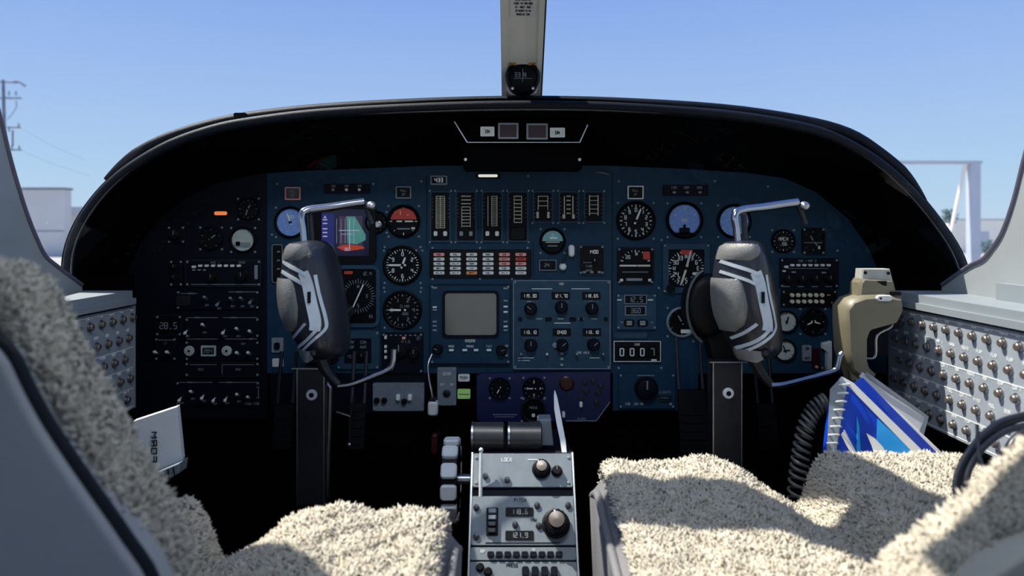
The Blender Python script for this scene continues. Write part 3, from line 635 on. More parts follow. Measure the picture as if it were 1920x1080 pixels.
# multifunction display
t = box_unit(882, 607, 150, 148, 'blue framed display with blank grey green screen', 'screen', 'blue', 'multifunction_display', d=8, r=3, edge='dark', ch=1.5)
q = MB(); q.frame(1, 19, 106, 88, 5, -7.5, -11, 9, 5); q.build('screen_bezel', 'dark', t); q = MB(); q.rr(1, 19, 97, 79, 7, -7.5, -9, .8, 5); q.build('screen', 'crt', t)
for x, zs in ((-66, (32, 27, 5, -3, -11, 68)), (66, (67, 44, 33, 23, 5, -4, -11))):
    for z in zs: button(t, x, z, 9 if z > 60 else 8, 3.4, 'lens' if z in (33, 32, 23, -4) else 'dim', -8, 2)
for x in (-35, -10, 11, 35): button(t, x, -48, 9, 4, 'white', -8, 3)
marks(t, [('MODE', -35, -41, 3.6, -8), ('RANGE', 0, -41, 3.6, -8), ('TILT', 35, -41, 3.6, -8), ('RADAR', 0, -31, 5, -8)], 'lens'); knob(t, -60, -46, 9, y=-8, ptr='dim', a=160); knob(t, 58, -48, 9, y=-8, ptr='dim', a=20); button(t, 68, -40, 6, 4, 'dim', -8); button(t, 68, -58, 5, 4, 'dim', -8)
# radio stack
t = box_unit(1053, 608, 182, 166, 'slate blue radio panel with six frequency windows', 'radio', 'blue2', 'navigation_radio', d=6, r=2, edge='dim')
for x, z, s_ in ((-60, 54, '119.30'), (-2, 54, '121.70'), (55, 54, '118.65'), (-60, -14, '113.10'), (0, -14, '0400'), (56, -14, '113.10')):
    o = disp(t, x, z, 34, 14, s_, -6, 'digit', hh=5.6)
    marks(t, [(x - 12 + i * 4.8, z - 11, x - 10 + i * 4.8, z - 11, .8, -6) for i in range(6)])
for x, z in ((-58, 30), (-1, 33), (56, 31), (-58, -38), (0, -38), (59, -37)): knob(t, x, z, 11, 14, y=-6, ptr='dim', a=random.choice((40, 90, 140)), m='dark')
for x in (-78, -25, 20, 36, 82): button(t, x, 11, 12 if x in (-25, 20) else 7, 6, 'dark', -6, 4)
for x in (-42, -2, 36, 60): button(t, x, 11, 12, 3, 'dim', -6, 1)
for x, tip in ((-28, 'lens'), (27, 'dim'), (-76, 'dim'), (76, 'dim')): toggle(t, x, -57, tip, 20, -6, .7)
q = MB(); q.lathe([(5, -6), (5, -10), (.1, -11)], -13, -38, 14); q.build('push_button', 'dim', t)
for z in (-54, -64, -75): button(t, 0, z, 6, 5, 'dim', -6, 3)
marks(t, [(-56, 67, -18, 67, 1.4, -6), (18, 67, 52, 67, 1.4, -6), (-14, 3, 16, 3, 1.6, -6), ('COM', -60, 42, 3.5, -6), ('NAV', 55, 42, 3.5, -6), (-82, -62, -52, -62, 1, -6), (-82, -67, -60, -67, 1, -6), (52, -62, 70, -62, 1, -6), ('ADF', 0, 76, 4, -6), ('DME HOLD', 40, -52, 3.6, -6)], 'lens')
# ---- under the centre
t = box_unit(838, 724, 36, 72, 'grey green upright plate with a keyhole under the blank screen', 'switch panel', 'ped', 'key_plate', d=4)
q = MB(); q.lathe([(7, -4), (7, -7), (5, -8), (.1, -8)], 0, -12, 18); q.build('lock', 'dmetal', t); q = MB(); q.line(0, -9, 0, -16, 1.6, -8.2); q.build('keyhole', 'black', t); marks(t, [('OFF', -8, 4, 4, -4), ('ON', 9, 4, 4, -4), ('GEAR', 0, 24, 5, -4)], 'lens')
t = box_unit(870, 708, 22, 14, 'small white label light above the green light', 'annunciator', 'lens', 'label_light', scr=False, d=4); marks(t, [('PUSH', 0, 1, 4.5, -4.2)], 'dark')
t = box_unit(870, 738, 24, 18, 'small green light beside the keyhole plate', 'annunciator', 'green', 'green_light', scr=False, d=5); marks(t, [(-10, 0, 10, 0, 1.2, -5.2)], 'dark')
t = thing('parking_brake_handle', 'white tee handle hanging on its cable under pilot radio unit', 'handle', PP(812, 765, 1370)); q = MB(); q.rr(0, 0, 18, 26, 5, 10, -10, 3); q.build('grip', 'lens', t); q = MB(); q.tube(smoothpath([(0, 0, 12), (-3, 0, 32), (-8, 4, 55), (-10, 10, 78), (-4, 20, 95)]), 2, 6); q.build('cable', 'steel', t); q = MB(); q.rr(0, 16, 11, 8, 2, 6, -6, 1); q.build('collar', 'dmetal', t)
t = thing('lower_instrument_board', 'deep blue lower panel with cut corner above the throttles', 'instrument panel', PP(1020, 745, 1385)); k_ = 1385 / F
q = MB(); q.poly([((x - 1020) * k_, (745 - y) * k_) for x, y in ((900, 700), (1146, 697), (1146, 752), (1118, 790), (900, 792), (893, 785), (893, 706))], 8, 0, 2); q.build('sheet', 'navy', t)
q = MB(); q.line((1118 - 1020) * k_, -44 * k_, 124 * k_, -8 * k_, 1.6, -.3); q.line(40, -44 * k_, 97, -44 * k_, 1.6, -.3); q.line(-95, -32, -50, -32, 1.4, -.3); q.line(-92, -36, -54, -36, 1, -.3); q.text('FLAPS', 70, -40, 4, -.3); q.build('legend', 'dim', t)
for x, z in ((75, 29), (91, 31), (105, 22), (78, 12), (100, 10), (68, -3), (97, -9)): knob(t, x, z, 4.5, m='dmetal', ptr=None)
for x, z, m in ((68, -12, 'white'), (36, -31, 'lens'), (-10, -38, 'white')): q = MB(); q.rr(x, z, 6, 11, 2.5, 0, -9, 1.5); q.build('switch_cap', m, t)
q = MB(); q.lathe([(14, 0), (14, -3), (11, -5), (.1, -5)], 42, 26, 18); q.build('guard', 'dred', t)
gauge(937, 728, 18, 'small round dial at outer end of deep blue lower panel', 12, tick_m='dim', bez='dark', needles=((240, .6, 'white'),), Y=1384, major=3)
gauge(1001, 728, 19, 'small round dial at middle of deep blue lower panel', 12, tick_m='lens', bez='dark', needles=((180, .6, 'white'),), Y=1384, major=3, nums=['0', '2', '4', '6'])
gauge(1000, 768, 21, 'half hidden dial with bright upper rim behind throttles', 0, bez='dmetal', needles=(), Y=1384, flags=((0, -10, 6, 6, 'white'),), text=(('PRESS', 0, 4, 4),), tick_m='dim')
# ---- copilot side
gauge(1192, 414, 33, 'round altimeter style dial with needle up, under square light', 24, nums=['0', '1', '2', '3', '4', '5', '6', '7', '8', '9'], major=2, needles=((68, .78, 'white'),))
gauge(1283, 413, 31, 'bright sky blue dial with dark notch at its foot', 0, face='bluedial', needles=(), text=(('15', 0, 22, 5), ('10', -18, 10, 4), ('10', 18, 10, 4), ('DEG', 0, 0, 5)), flags=((0, -20, 20, 12, 'dark'), (0, -27, 40, 8, 'dark'), (0, -12, 5, 8, 'dark')))
gauge(1191, 498, 32, 'square framed dial crossed by a pale bar with red flag', 10, square=(68, 68), nums=None, major=5, a0=160, span=140, needles=(), flags=((-14, 0, 34, 3, 'white'), (16, 0, 24, 3.4, 'cream'), (21, 19, 13, 15, 'red'), (-2, -26, 30, 5, 'dim'), (0, -12, 48, 1.4, 'dim'), (-26, -27, 6, 5, 'lens'), (27, -27, 6, 5, 'lens')), text=(('20', -14, 16, 6), ('N', 2, 22, 6)))
t = gauge(1286, 503, 36, 'large framed compass dial with long yellow diagonal needle and red flag', 36, square=(88, 92), nums=['N', '3', '6', 'E', '12', '15', 'S', '21', '24', 'W', '30', '33'], bez='blue2', major=3, needles=((75, 1.0, 'cream'), (252, .95, 'cream')), flags=((1, 30, 22, 9, 'red'), (-34, -8, 3, 26, 'dim'), (16, -10, 8, 5, 'white')), tick_m='lens', knobs=((-30, -37, 8, 'black'), (-30, -37, 3.2, 'lens')))
gauge(1376, 415, 29, 'pale dial half hidden behind upper arm of copilot yoke', 12, face='bluedial', needles=((60, .7, 'dark'),), tick_m='white')
t = box_unit(1193, 584, 76, 68, 'small selector unit with two stacked windows on copilot panel', 'radio', 'blue2', 'selector_unit', d=3, edge='blue'); disp(t, -2, 23, 40, 15, '12.5', -3, 'dim', fr='black'); disp(t, -2, 2, 34, 14, '360', -3, 'dim')
q = MB(); q.frame(-2, 23, 42, 17, 1.3, -3, -5, 1); q.frame(-2, 2, 40, 18, 1.6, -3, -5, 1); q.build('window_frames', 'dim', t)
for x in (-14, 11):
    o = button(t, x, -21, 20, 13, 'black', -3, 2); q = MB(); [q.line(-5, z, 5, z, 1.2, -2.2) for z in (-3, 0, 3)]; q.build('grille', 'lens', o)
button(t, -32, 22, 9, 2.4, 'lens', -3, 1); button(t, 26, 22, 10, 2.4, 'lens', -3, 1); button(t, -27, -20, 6, 2, 'dim', -3, 1); button(t, 29, -20, 6, 2, 'dim', -3, 1)
t = box_unit(1194, 658, 88, 39, 'white framed counter reading 0007 on copilot panel', 'display', 'black', 'counter_unit', scr=False, edge='white', r=1, d=5)
for i, c_ in enumerate('0007'):
    q = MB(); q.rr(-29 + i * 19, -1, 15, 21, 1.5, -5, -7, .6); o = q.build('digit_wheel', 'dial', t); q = MB(); q.text(c_, -29 + i * 19, -1, 13, -7.2, 2.2); q.build('digit', 'lens' if i < 3 else 'dim', o)
marks(t, [('CODE', 0, 13, 3.4, -5.2), (26, -16, 36, -16, 3, -5.2)], 'lens')
t = box_unit(1182, 629, 64, 10, 'plain grey label strip above the 0007 counter', 'label plate', 'blue2', 'label_strip', scr=False, d=3)
gauge(1278, 604, 26, 'round dial with bright crescent rim near dark control wheel', 12, bez='dim', needles=((120, .6, 'dim'),), flags=((8, -17, 20, 7, 'lens'),), tick_m='dim')
t = box_unit(1212, 732, 106, 66, 'lower copilot unit with large dark rotary knob', 'switch panel', 'blue', 'rotary_unit', d=6); knob(t, -2, 6, 20, 14, y=-6, ptr='dim', m='dark'); marks(t, [(-18, 29, 14, 29, 1.4, -6), ('LIGHTS', 34, -2, 4.5, -6), ('PANEL', 34, -12, 4.5, -6), ('DAY', -36, -24, 4.5, -6), ('DIM', -20, -24, 4.5, -6)])
q = MB()
for z in (-10, -15, -20): q.line(22, z, 46, z, 2.5, -6, 1)
q.build('vent_slots', 'dmetal', t)
for x in (-34, -20, -10, 44): button(t, x, -24, 5, 5, 'dim', -6, 3)
gauge(1468, 452, 20, 'round dial with bright centre lettering above copilot audio unit', 16, text=(('MACH', 0, 4, 6), ('.66', 0, -5, 6)), needles=(), tick_m='lens', bez='dark')
gauge(1524, 452, 20, 'square split dial next to copilot lettered dial', 8, square=(42, 50), needles=((120, .6, 'dim'), (-50, .6, 'dim')), flags=((0, -3, 34, 1.3, 'dim'), (11, -12, 4, 6, 'cream')), tick_m='dim', bez='dark')
t = box_unit(1516, 512, 110, 56, 'copilot audio unit with one row of eight pale buttons', 'audio panel', 'dark', 'audio_selector')
for i in range(8): button(t, -44 + i * 11.3, 15 if i else 12, 7.5, 4.5, 'white', -4)
for i in range(4): knob(t, -42 + i * 26, -10, 8, y=-4, ptr='dim', a=90); marks(t, [(-48 + i * 26, -25, -36 + i * 26, -25, 1.6, -4)])
marks(t, [(-44, 9, 36, 9, .9, -4), ('COM 1 NAV 2', -4, 23, 4, -4)]); button(t, -48, 4, 6, 3, 'lens', -4); button(t, -30, 2, 8, 3, 'dim', -4); button(t, 26, 1, 8, 3, 'dim', -4)
t = box_unit(1516, 559, 104, 32, 'copilot selector with double row of pale round buttons', 'audio panel', 'black', 'button_selector')
me = MB().lathe([(4, 0), (4, -4), (3, -5.5), (.1, -5.5)], n=12).mesh('button', 'cream')
for i in range(6):
    for z in (6, -6): put('button', me, t, (-33 + i * 11.2, -4, z))
button(t, 36, 6, 7, 2.4, 'orange', -4, 1); button(t, 42, -8, 3, 3, 'dim', -4, 1)
gauge(1474, 603, 19, 'pale round dial partly behind lower copilot grip', 12, face='paledial', needles=((70, .6, 'dark'),), tick_m='dark', scr=False)
gauge(1471, 657, 19, 'pale round dial just under the other pale dial by copilot grip', 12, face='paledial', needles=((110, .6, 'dark'), (10, .5, 'dark')), tick_m='dark', scr=False)
gauge(1524, 603, 23, 'dark round dial with bent white pointers beneath button selector', 8, bez='dark', needles=((205, .6, 'white'), (-15, .6, 'white')), tick_m='dim', major=2)
t = box_unit(1512, 662, 17, 30, 'small grey rectangular plate between dark dial and lever', 'label plate', 'dim', 'label_plate', scr=False, d=4); marks(t, [('ON', 0, 9, 4.5, -4.2), ('OFF', 0, -9, 4, -4.2)], 'dark')
t = thing('gear_lever', 'pale lever with flat tab on lower copilot panel', 'lever', PP(1548, 668)); q = MB(); q.poly([(-10, 26), (6, 30), (8, 8), (6, -24), (-2, -24), (-2, 12), (-10, 16)], -2, -14, 2); q.build('tab', 'lens', t); q = MB(); q.rr(0, -22, 22, 8, 2, 0, -10, 1.5); q.build('foot', 'steel', t)
t = box_unit(1529, 672, 14, 38, 'narrow dark red slot between small plate and lever', 'switch', 'dred', 'guarded_switch', scr=False); button(t, 0, -15, 5, 5, 'pink', -4)

# ================================================================== YOKES
YF = [(-1, -.05), (-.93, -.22), (-.75, -.45), (-.45, -.74), (-.15, -.95), (.1, -1.04), (.32, -1.0), (.55, -.82), (.8, -.5), (.95, -.2), (1, .05)]
YPROF = YF + [(.97, .4), (.7, .8), (.2, .95), (-.4, .9), (-.85, .6), (-.98, .25)]
def yoke(ox, name, label, lowpts):
    Y = 1090; base = W(585 + ox, 570, Y)
    t = thing(name, label, 'control yoke', base)
    def L(px, py, dy=0): v = W(px + ox, py, Y + dy) - base; return v
    # padded hub, lofted in slices from top to bottom
    secs = [(451, 572, 606), (455, 548, 614), (463, 537, 622), (480, 532, 629), (500, 529, 635), (530, 525, 641), (560, 525, 646), (590, 531, 650), (615, 541, 653), (640, 554, 654), (655, 562, 653), (667, 567, 644), (675, 572, 604)]
    def surf(px, py):
        for (y0_, a0, b0), (y1_, a1, b1) in zip(secs, secs[1:]):
            if y0_ <= py <= y1_ or y1_ == 675:
                f = (py - y0_) / (y1_ - y0_); a = a0 + (a1 - a0) * f; b = b0 + (b1 - b0) * f; break
        u = max(-1, min(1, (px - (a + b) / 2) / ((b - a) / 2)))
        for (u0, v0), (u1, v1) in zip(YF, YF[1:]):
            if u <= u1: return 46 * (v0 + (v1 - v0) * (u - u0) / (u1 - u0))
        return 0
    LL = []
    for py, a, b in secs:
        c = L((a + b) / 2, py); hw = (b - a) / 2 * Y / F; d = 46 if 480 <= py <= 640 else 40 if py in (463, 655) else 30 if py in (455, 667) else 14
        LL.append([(c.x + hw * u_, d * v_, c.z) for u_, v_ in YPROF])
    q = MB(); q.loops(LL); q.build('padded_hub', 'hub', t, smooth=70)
    # sunlit left side of the dark hub, painted as paler grey pads
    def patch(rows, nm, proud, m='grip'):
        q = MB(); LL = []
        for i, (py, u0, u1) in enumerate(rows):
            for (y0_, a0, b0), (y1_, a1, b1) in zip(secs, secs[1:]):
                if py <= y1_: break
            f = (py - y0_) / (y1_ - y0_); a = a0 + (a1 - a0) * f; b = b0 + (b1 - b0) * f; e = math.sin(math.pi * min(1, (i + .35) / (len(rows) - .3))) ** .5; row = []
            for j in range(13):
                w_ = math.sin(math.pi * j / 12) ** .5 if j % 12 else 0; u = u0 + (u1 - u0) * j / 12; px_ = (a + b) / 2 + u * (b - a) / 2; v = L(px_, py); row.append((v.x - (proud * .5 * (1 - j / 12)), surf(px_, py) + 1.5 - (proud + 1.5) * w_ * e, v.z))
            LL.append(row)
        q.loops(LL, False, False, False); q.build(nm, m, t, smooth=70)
    patch([(456, -.95, .25), (462, -.99, .35), (470, -.99, .35), (480, -.99, .2), (486, -.99, 0)], 'top_lit_pad', 4)
    patch([(520, -1, -.35), (530, -1, -.28), (550, -1, -.22), (570, -1, -.2), (590, -1, -.28), (604, -1, -.4), (618, -1, -.7)], 'side_lit_pad', 9)
    patch([(650, -.95, -.1), (657, -.98, -.2), (664, -.98, -.1), (671, -.95, -.2)], 'bottom_lit_pad', 3)
    # silver trim: flat band with stripes above and below
    def strip(pts, w, m, nm, y=-44, d=5):
        pts = [(p.x, p.y) for p in smoothpath([(a, b, 0) for a, b in pts], 3)]; P = [Vector((L(a, b).x, L(a, b).z)) for a, b in pts]; q = MB(); rows = []
        for i, p in enumerate(P):
            a = P[max(0, i - 1)]; b = P[min(len(P) - 1, i + 1)]; n = Vector((-(b - a).y, (b - a).x)).normalized() * w / 2
            y1_, y2_ = [surf(px_ + e * n.x * F / Y, py_) - 2.5 for e in (1, -1) for px_, py_ in (pts[i],)]
            rows.append([(p.x + n.x, y1_ + d, p.y + n.y), (p.x + n.x, y1_, p.y + n.y), (p.x - n.x, y2_, p.y - n.y), (p.x - n.x, y2_ + d, p.y - n.y)])
        q.loops(rows); q.build(nm, m, t)
    strip([(585, 507), (593, 528), (600, 562), (607, 595), (606, 612)], 15, 'satin', 'trim_band', -45)
    strip([(534, 489), (552, 496), (575, 504), (592, 512)], 5, 'satin', 'trim_stripe')
    strip([(533, 508), (550, 514), (572, 522), (584, 528)], 4.5, 'satin', 'trim_stripe')
    strip([(606, 512), (612, 545), (624, 595), (622, 612), (600, 632), (567, 660)], 4, 'satin', 'trim_stripe', -43)
    strip([(612, 608), (590, 630), (562, 650)], 4.5, 'satin', 'trim_stripe')
    strip([(588, 600), (570, 618), (553, 632)], 4, 'satin', 'trim_stripe')
    q = MB(); c = L(597, 552); q.rr(c.x, c.z, 4, 16, 1, -47, -52); q.build('trim_lettering', 'dark', t)
    # upper arm
    q = MB(); q.tube(smoothpath([L(572, 465), L(569, 430), L(566, 405), L(577, 394, 6), L(620, 388, 14), L(660, 382, 22), L(683, 379, 26)], 5), [5.5] * 12 + [6.5] * 19, 8, flat=1.0); q.build('arm', 'chrome', t, smooth=60)
    q = MB(); q.tube([L(586, 462, 14), L(582, 402, 14)], 4.5, 8); q.build('arm_strut', 'dmetal', t, smooth=60)
    q = MB(); q.tube(smoothpath([L(683, 379, 26), L(690, 398, 30), L(698, 420, 32)], 3), 4.2, 8); q.build('arm_end', 'dmetal', t, smooth=60)
    q = MB(); c = L(696, 386, 24); q.ball(c.x, c.y, c.z, 8, 8, 7); q.build('arm_knob', 'steel', t, smooth=60)
    # lower arm
    q = MB(); q.tube(smoothpath([L(600, 664, 14), L(612, 695, 14), L(636, 723, 10)], 4), [13, 12, 11, 10, 9, 8, 7, 6, 5.5], 8); q.build('lower_bracket', 'dmetal', t, smooth=60)
    q = MB(); q.tube(smoothpath([L(a, b, 8) for a, b in lowpts], 5), 4.6, 8); q.build('lower_arm', 'chrome', t, smooth=60)
    for a, b in ((580, 651),):
        q = MB(); c = L(603, 652); q.lathe([(5, 0), (4, -4), (.1, -5)], c.x, c.z, 12, -45); q.build('push_button', 'dmetal', t)
    return t
yoke(0, 'pilot_yoke', 'grey padded control yoke with silver trim facing the pilot seat', [(634, 724), (660, 720), (700, 705), (728, 693), (737, 680), (739, 655)])
yoke(812, 'copilot_yoke', 'grey padded control yoke with silver trim by the copilot seat', [(634, 722), (660, 720), (720, 705), (752, 695), (758, 685), (762, 668), (768, 662)])
# columns
def column(x0, x1, y0, y1, bolt, name, label, Y=1150):
    base = W((x0 + x1) / 2, y1, Y); t = thing(name, label, 'control column', base); k = Y / F; cx = 0; w = (x1 - x0) * k; h = (y1 - y0) * k
    q = MB(); q.rr(0, h / 2, w, h, 3, 30, 0, 3); q.build('housing', 'dmetal', t)
    q = MB(); q.line(-w / 2 + 1, 0, -w / 2 + 1, h, 1.6, -.4); q.line(w / 2 - 2, 0, w / 2 - 2, h, 1.6, -.4); q.line(-w / 2 - 6, h, w / 2 + 10, h, 1.4, -.4, 6); q.build('edge', 'steel', t)
    bx, bz = (bolt[0] - (x0 + x1) / 2) * k, (y1 - bolt[1]) * k
    q = MB(); q.lathe([(8.5, 0), (8.5, -3), (7, -4.5), (4, -4.5), (3.5, -2), (.1, -2)], bx, bz, 20); o = q.build('bolt', 'white', t); q = MB(); q.lathe([(3.6, -3), (3.4, -4.8), (.1, -5)], bx, bz, 10); q.build('bolt_centre', 'dark', o)
    q = MB(); q.tube([(0, 15, h * .7), (0, 60, h + 20), (0, 245, h + 60)], 16, 12); q.build('shaft', 'dmetal', t)
column(556, 610, 690, 950, (585, 740), 'pilot_column', 'dark metal control column with one pale bolt below pilot yoke')
column(1336, 1393, 678, 900, (1365, 737), 'copilot_column', 'dark metal control column with one pale bolt below copilot yoke')
t = thing('guide_rail', 'thin upright metal strip next to pilot control column', 'rail', W(613, 930, 1165)); q = MB(); q.tube([(6, 0, 170), (4, 0, 100), (0, 0, 0)], 3, 6); q.build('strip', 'steel', t); q = MB(); q.tube([(-8, 0, 186), (6, 0, 168)], 3, 6); q.build('hook', 'steel', t)
# dark control wheel disc left of the copilot hub
t = thing('control_disc', 'large dark rubber boot disc behind copilot yoke hub', 'boot', W(1330, 575, 1170)); q = MB(); q.lathe([(40, 60), (50, 40), (48, 20), (52, 10), (46, 0), (36, -4), (.1, -6)], n=36, xs=.72); q.build('boot', 'black', t, smooth=50)
q = MB(); q.tube([(-.72 * 49 * math.cos(R(a)), -2, 49 * math.sin(R(a)) * 1.2) for a in range(-70, 75, 8)], 2.4, 6); q.build('rim', 'piping', t, smooth=60)
q = MB(); q.poly([(-8, -30), (40, -30), (52, -92), (8, -92)], 40, 4, 3); q.build('bracket', 'black', t)
t = thing('pilot_boot', 'dark rubber boot disc behind pilot yoke hub', 'boot', W(600, 575, 1170)); q = MB(); q.lathe([(40, 60), (46, 40), (44, 20), (46, 10), (40, 0), (.1, -6)], n=36, xs=.7); q.build('boot', 'black', t, smooth=50); q = MB(); q.poly([(-20, -30), (24, -30), (20, -92), (-24, -92)], 40, 4, 3); q.build('bracket', 'black', t)
# rudder pedals and wells
def pedal(px, py, label, w=34, h=80, Y=1300):
    t = thing('rudder_pedal', label, 'pedal', W(px, py, Y), (R(-12), 0, 0)); q = MB(); q.rr(0, 0, w, h, 5, 6, 0, 2); q.build('plate', 'black', t)
    q = MB()
    for i in range(5): q.rr(0, -h / 2 + 12 + i * 14, w - 8, 4, 1.5, 0, -3, 1)
    q.build('tread', 'black', t); q = MB(); q.tube([(-w / 2 + 4, 6, h / 2), (-w / 2 + 4, 10, h / 2 + 90)], 3.5, 8); q.tube([(w / 2 - 4, 6, h / 2), (w / 2 - 4, 10, h / 2 + 90)], 3.5, 8); q.build('arms', 'dmetal', t)
pedal(530, 800, 'dark rudder pedal outboard of the pilot control column'); pedal(668, 800, 'dark rudder pedal inboard of the pilot control column', 30)
pedal(1300, 790, 'dark rudder pedal inboard of the copilot control column', 50, 110); pedal(1440, 800, 'dark rudder pedal outboard of the copilot control column')
t = thing('linkage_rod', 'thin forked metal rod under pilot yoke arm', 'rod', W(655, 790, 1280)); q = MB(); q.tube([(8, 0, 42), (2, 0, 6), (0, 0, -40)], 2, 6); q.tube([(-22, 0, 16), (2, 0, 8)], 2.4, 6); q.build('rod', 'dmetal', t); q = MB(); q.ball(0, 0, -40, 4, 4, 4); q.build('joint', 'steel', t)

# ================================================================== PEDESTAL
A = W(980, 848, 1080); B = W(980, 1080, 980); zax = (A - B).normalized(); TL = -math.atan2(zax.y, zax.z)
nrm = Vector((0, -zax.z, zax.y))
X0, X1 = -58, 88; XC = (X0 + X1) / 2
def face(px, py, off=0):
    d = Vector(((px - CX) / F, 1, (HY - py) / F)); a = A + nrm * off; return d * (a.dot(nrm) / d.dot(nrm))
pz = thing('centre_pedestal', 'grey centre pedestal between the two seats', 'pedestal', (XC, 1100, -740))
q = MB((XC, 1100, -740)); C2 = B - zax * 120
prof = [(A.y + 2, A.z - 2), (1330, A.z - 34), (1330, -740), (C2.y + 4, -740), (C2.y + 2, C2.z)]
q.loops([[(x, y, z) for y, z in prof] for x in (X0, X1)]); q.build('body', 'dark', pz)
q = MB((XC, 1100, -740))
for x in (X0 + 1, X1 - 1): q = MB((XC, 1100, -740)); q.tube([A + Vector((x - A.x, -2, 0)), C2 + Vector((x - C2.x, -2, 0))], 2.2, 6); q.build('side_rail', 'steel', pz)
def pface(py0, py1, name, label, m='ped', cat='control panel'):
    a, b = face(980, py0, 3), face(980, py1, 3); c = (a + b) / 2; c.x = XC; h = (a - b).length
    t = thing(name, label, cat, c, (TL, 0, 0)); q = MB(); q.rr(0, 0, X1 - X0 - 5, h, 2, 4, 0, .8); q.build('faceplate', m, t)
    mt = Matrix.Translation(c) @ Matrix.Rotation(TL, 4, 'X'); inv = mt.inverted()
    def loc(px, py): p = inv @ face(px, py, 3); return (p.x, p.z)
    t['h'] = h; return t, loc
t, lc = pface(850, 913, 'throttle_plate', 'grey quadrant plate directly below the throttle grips')
kx, kz = lc(1015, 880); knob(t, kx, kz, 12, 13, ptr='white', a=120, cap='capm'); knob(t, *lc(1044, 884), 7, 8, ptr='dim')
for p in ((910, 893), (951, 900)): q = MB(); x, z = lc(*p); q.lathe([(4, 0), (4, -3), (.1, -3.5)], x, z, 12); q.build('screw', 'dmetal', t)
screws(t, [lc(893, 858), lc(1066, 858), lc(1066, 905), lc(893, 905)], 0); x, z = lc(950, 862); marks(t, [('LOCK', x, z, 5, 0), (x + 30, z, x + 44, z, 1.2, 0)], 'lens')
pl2, lc = pface(930, 1022, 'trim_control_unit', 'grey trim panel with thumbwheels, two windows and fluted knob')
t = pl2; x, z = lc(923, 978); q = MB(); q.rr(x, z, 16, 36, 1, 0, -3, .5); q.build('wheel_housing', 'dark', t)
for i in range(4): q = MB(); q.rr(x, z - 13 + i * 8.6, 11, 6.5, 1.5, -3, -7, 1.5); q.build('thumbwheel', 'dim' if i > 1 else 'dmetal', t)
for p, s_ in (((974, 960), '118.6'), ((974, 1004), '121.9')): x, z = lc(*p); disp(t, x, z, 38, 12, s_, 0, 'dim', hh=6)
x, z = lc(1042, 983); knob(t, x, z, 17, 20, ptr='white', a=100, cap='capm')
for p in ((893, 952), (893, 1006), (1007, 948), (1065, 948), (966, 984), (1010, 986)): q = MB(); x, z = lc(*p); q.lathe([(4.2, 0), (4.2, -2.5), (2, -3), (.1, -3)], x, z, 12); q.build('screw', 'dmetal', t)
x, z = lc(938, 1018); marks(t, [(x - 20, z, x + 80, z, 1.2, 0), ('PITCH', lc(975, 936)[0], lc(975, 938)[1], 4.5, 0), ('YAW', lc(1000, 975)[0], lc(1000, 975)[1], 4, 0)], 'dark')
t, lc = pface(1026, 1050, 'button_strip', 'dark strip of square buttons below the trim panel', 'ped')
for i in range(9): x, z = lc(920 + i * 16, 1040); button(t, x, z, 9, 7, 'dark', 0, 4)
marks(t, [('AP', lc(905, 1032)[0], lc(905, 1034)[1], 4, 0), ('YD', lc(1000, 1030)[0], lc(1000, 1031)[1], 3, 0)], 'lens')
t, lc = pface(1053, 1180, 'lower_pedestal_plate', 'lowest pale pedestal plate cut by bottom of the view', 'ped')
for p in ((900, 1064), (915, 1072)): x, z = lc(*p); knob(t, x, z, 5, 6, ptr=None)
for i in range(4): x, z = lc(985 + i * 18, 1072); button(t, x, z, 9, 12, 'dark', 0, 4)
marks(t, [('PRESS', lc(960, 1060)[0], lc(960, 1060)[1], 4, 0)], 'dark')
# throttles
for px0, px1, lab in ((887, 946, 'black cylindrical throttle grip on pilot side of quadrant'), (955, 1016, 'black cylindrical throttle grip next to the tall pale lever')):
    Y = 1110; c = W((px0 + px1) / 2, 817, Y); w = (px1 - px0) * Y / F; t = thing('throttle_lever', lab, 'throttle lever', c)
    q = MB(); q.tube([(-w / 2, 0, 0), (-w / 2 + 2, 0, 0), (w / 2 - 2, 0, 0), (w / 2, 0, 0)], [17, 20, 20, 17], 24); q.build('grip', 'throt', t, smooth=50)
    q = MB(); q.tube([(-w / 2 - 2, 0, 0), (-w / 2 + 1, 0, 0)], 20.5, 24); q.build('end_ring', 'steel', t, smooth=50)
    q = MB(); q.rr(0, -30, w * .4, 50, 2, 40, 6); q.build('stalk', 'dark', t); q = MB(); q.line(-w / 2 + 5, -19, w / 2 - 5, -19, 2, -8); q.build('switch_slot', 'black', t)
t = thing('flap_lever', 'tall curved pale lever at starboard edge of throttle quadrant', 'lever', W(1056, 848, 1085)); k = 1085 / F
q = MB(); L = []
for x, z, w, y in ((-12, 101, 1.5, 46), (-11, 90, 5, 42), (-9, 70, 8, 34), (-5, 45, 8.5, 22), (0, 20, 8, 10), (2, 0, 7, 0)): L.append([(k * x - w / 2, y, k * z), (k * x + w / 2, y, k * z), (k * x + w / 2, y + 8, k * z), (k * x - w / 2, y + 8, k * z)])
q.loops(L); q.build('blade', 'white', t); q = MB(); q.rr(2, -3, 26, 6, 1.5, 12, -6, 1); q.build('gate', 'dmetal', t); q = MB(); q.poly([(-32, 0), (-12, 0), (-16, 40), (-34, 40)], 60, 30, 2); q.build('quadrant_plate', 'ped', t)
t = thing('friction_lever', 'slim pale upright lever crossing the throttle plate', 'lever', W(901, 936, 1040)); q = MB(); q.tube([(0, 0, 0), (0, 8, 30), (0, 18, 62)], [2.4, 2.6, 2.2], 8); q.build('rod', 'lens', t); q = MB(); q.ball(0, 18, 63, 3.2, 3.2, 3.6); q.build('tip', 'lens', t)
q = MB(); q.lathe([(4.5, 6), (4.5, 0), (.1, -1)], 0, -3, 12); q.build('pivot', 'steel', t)
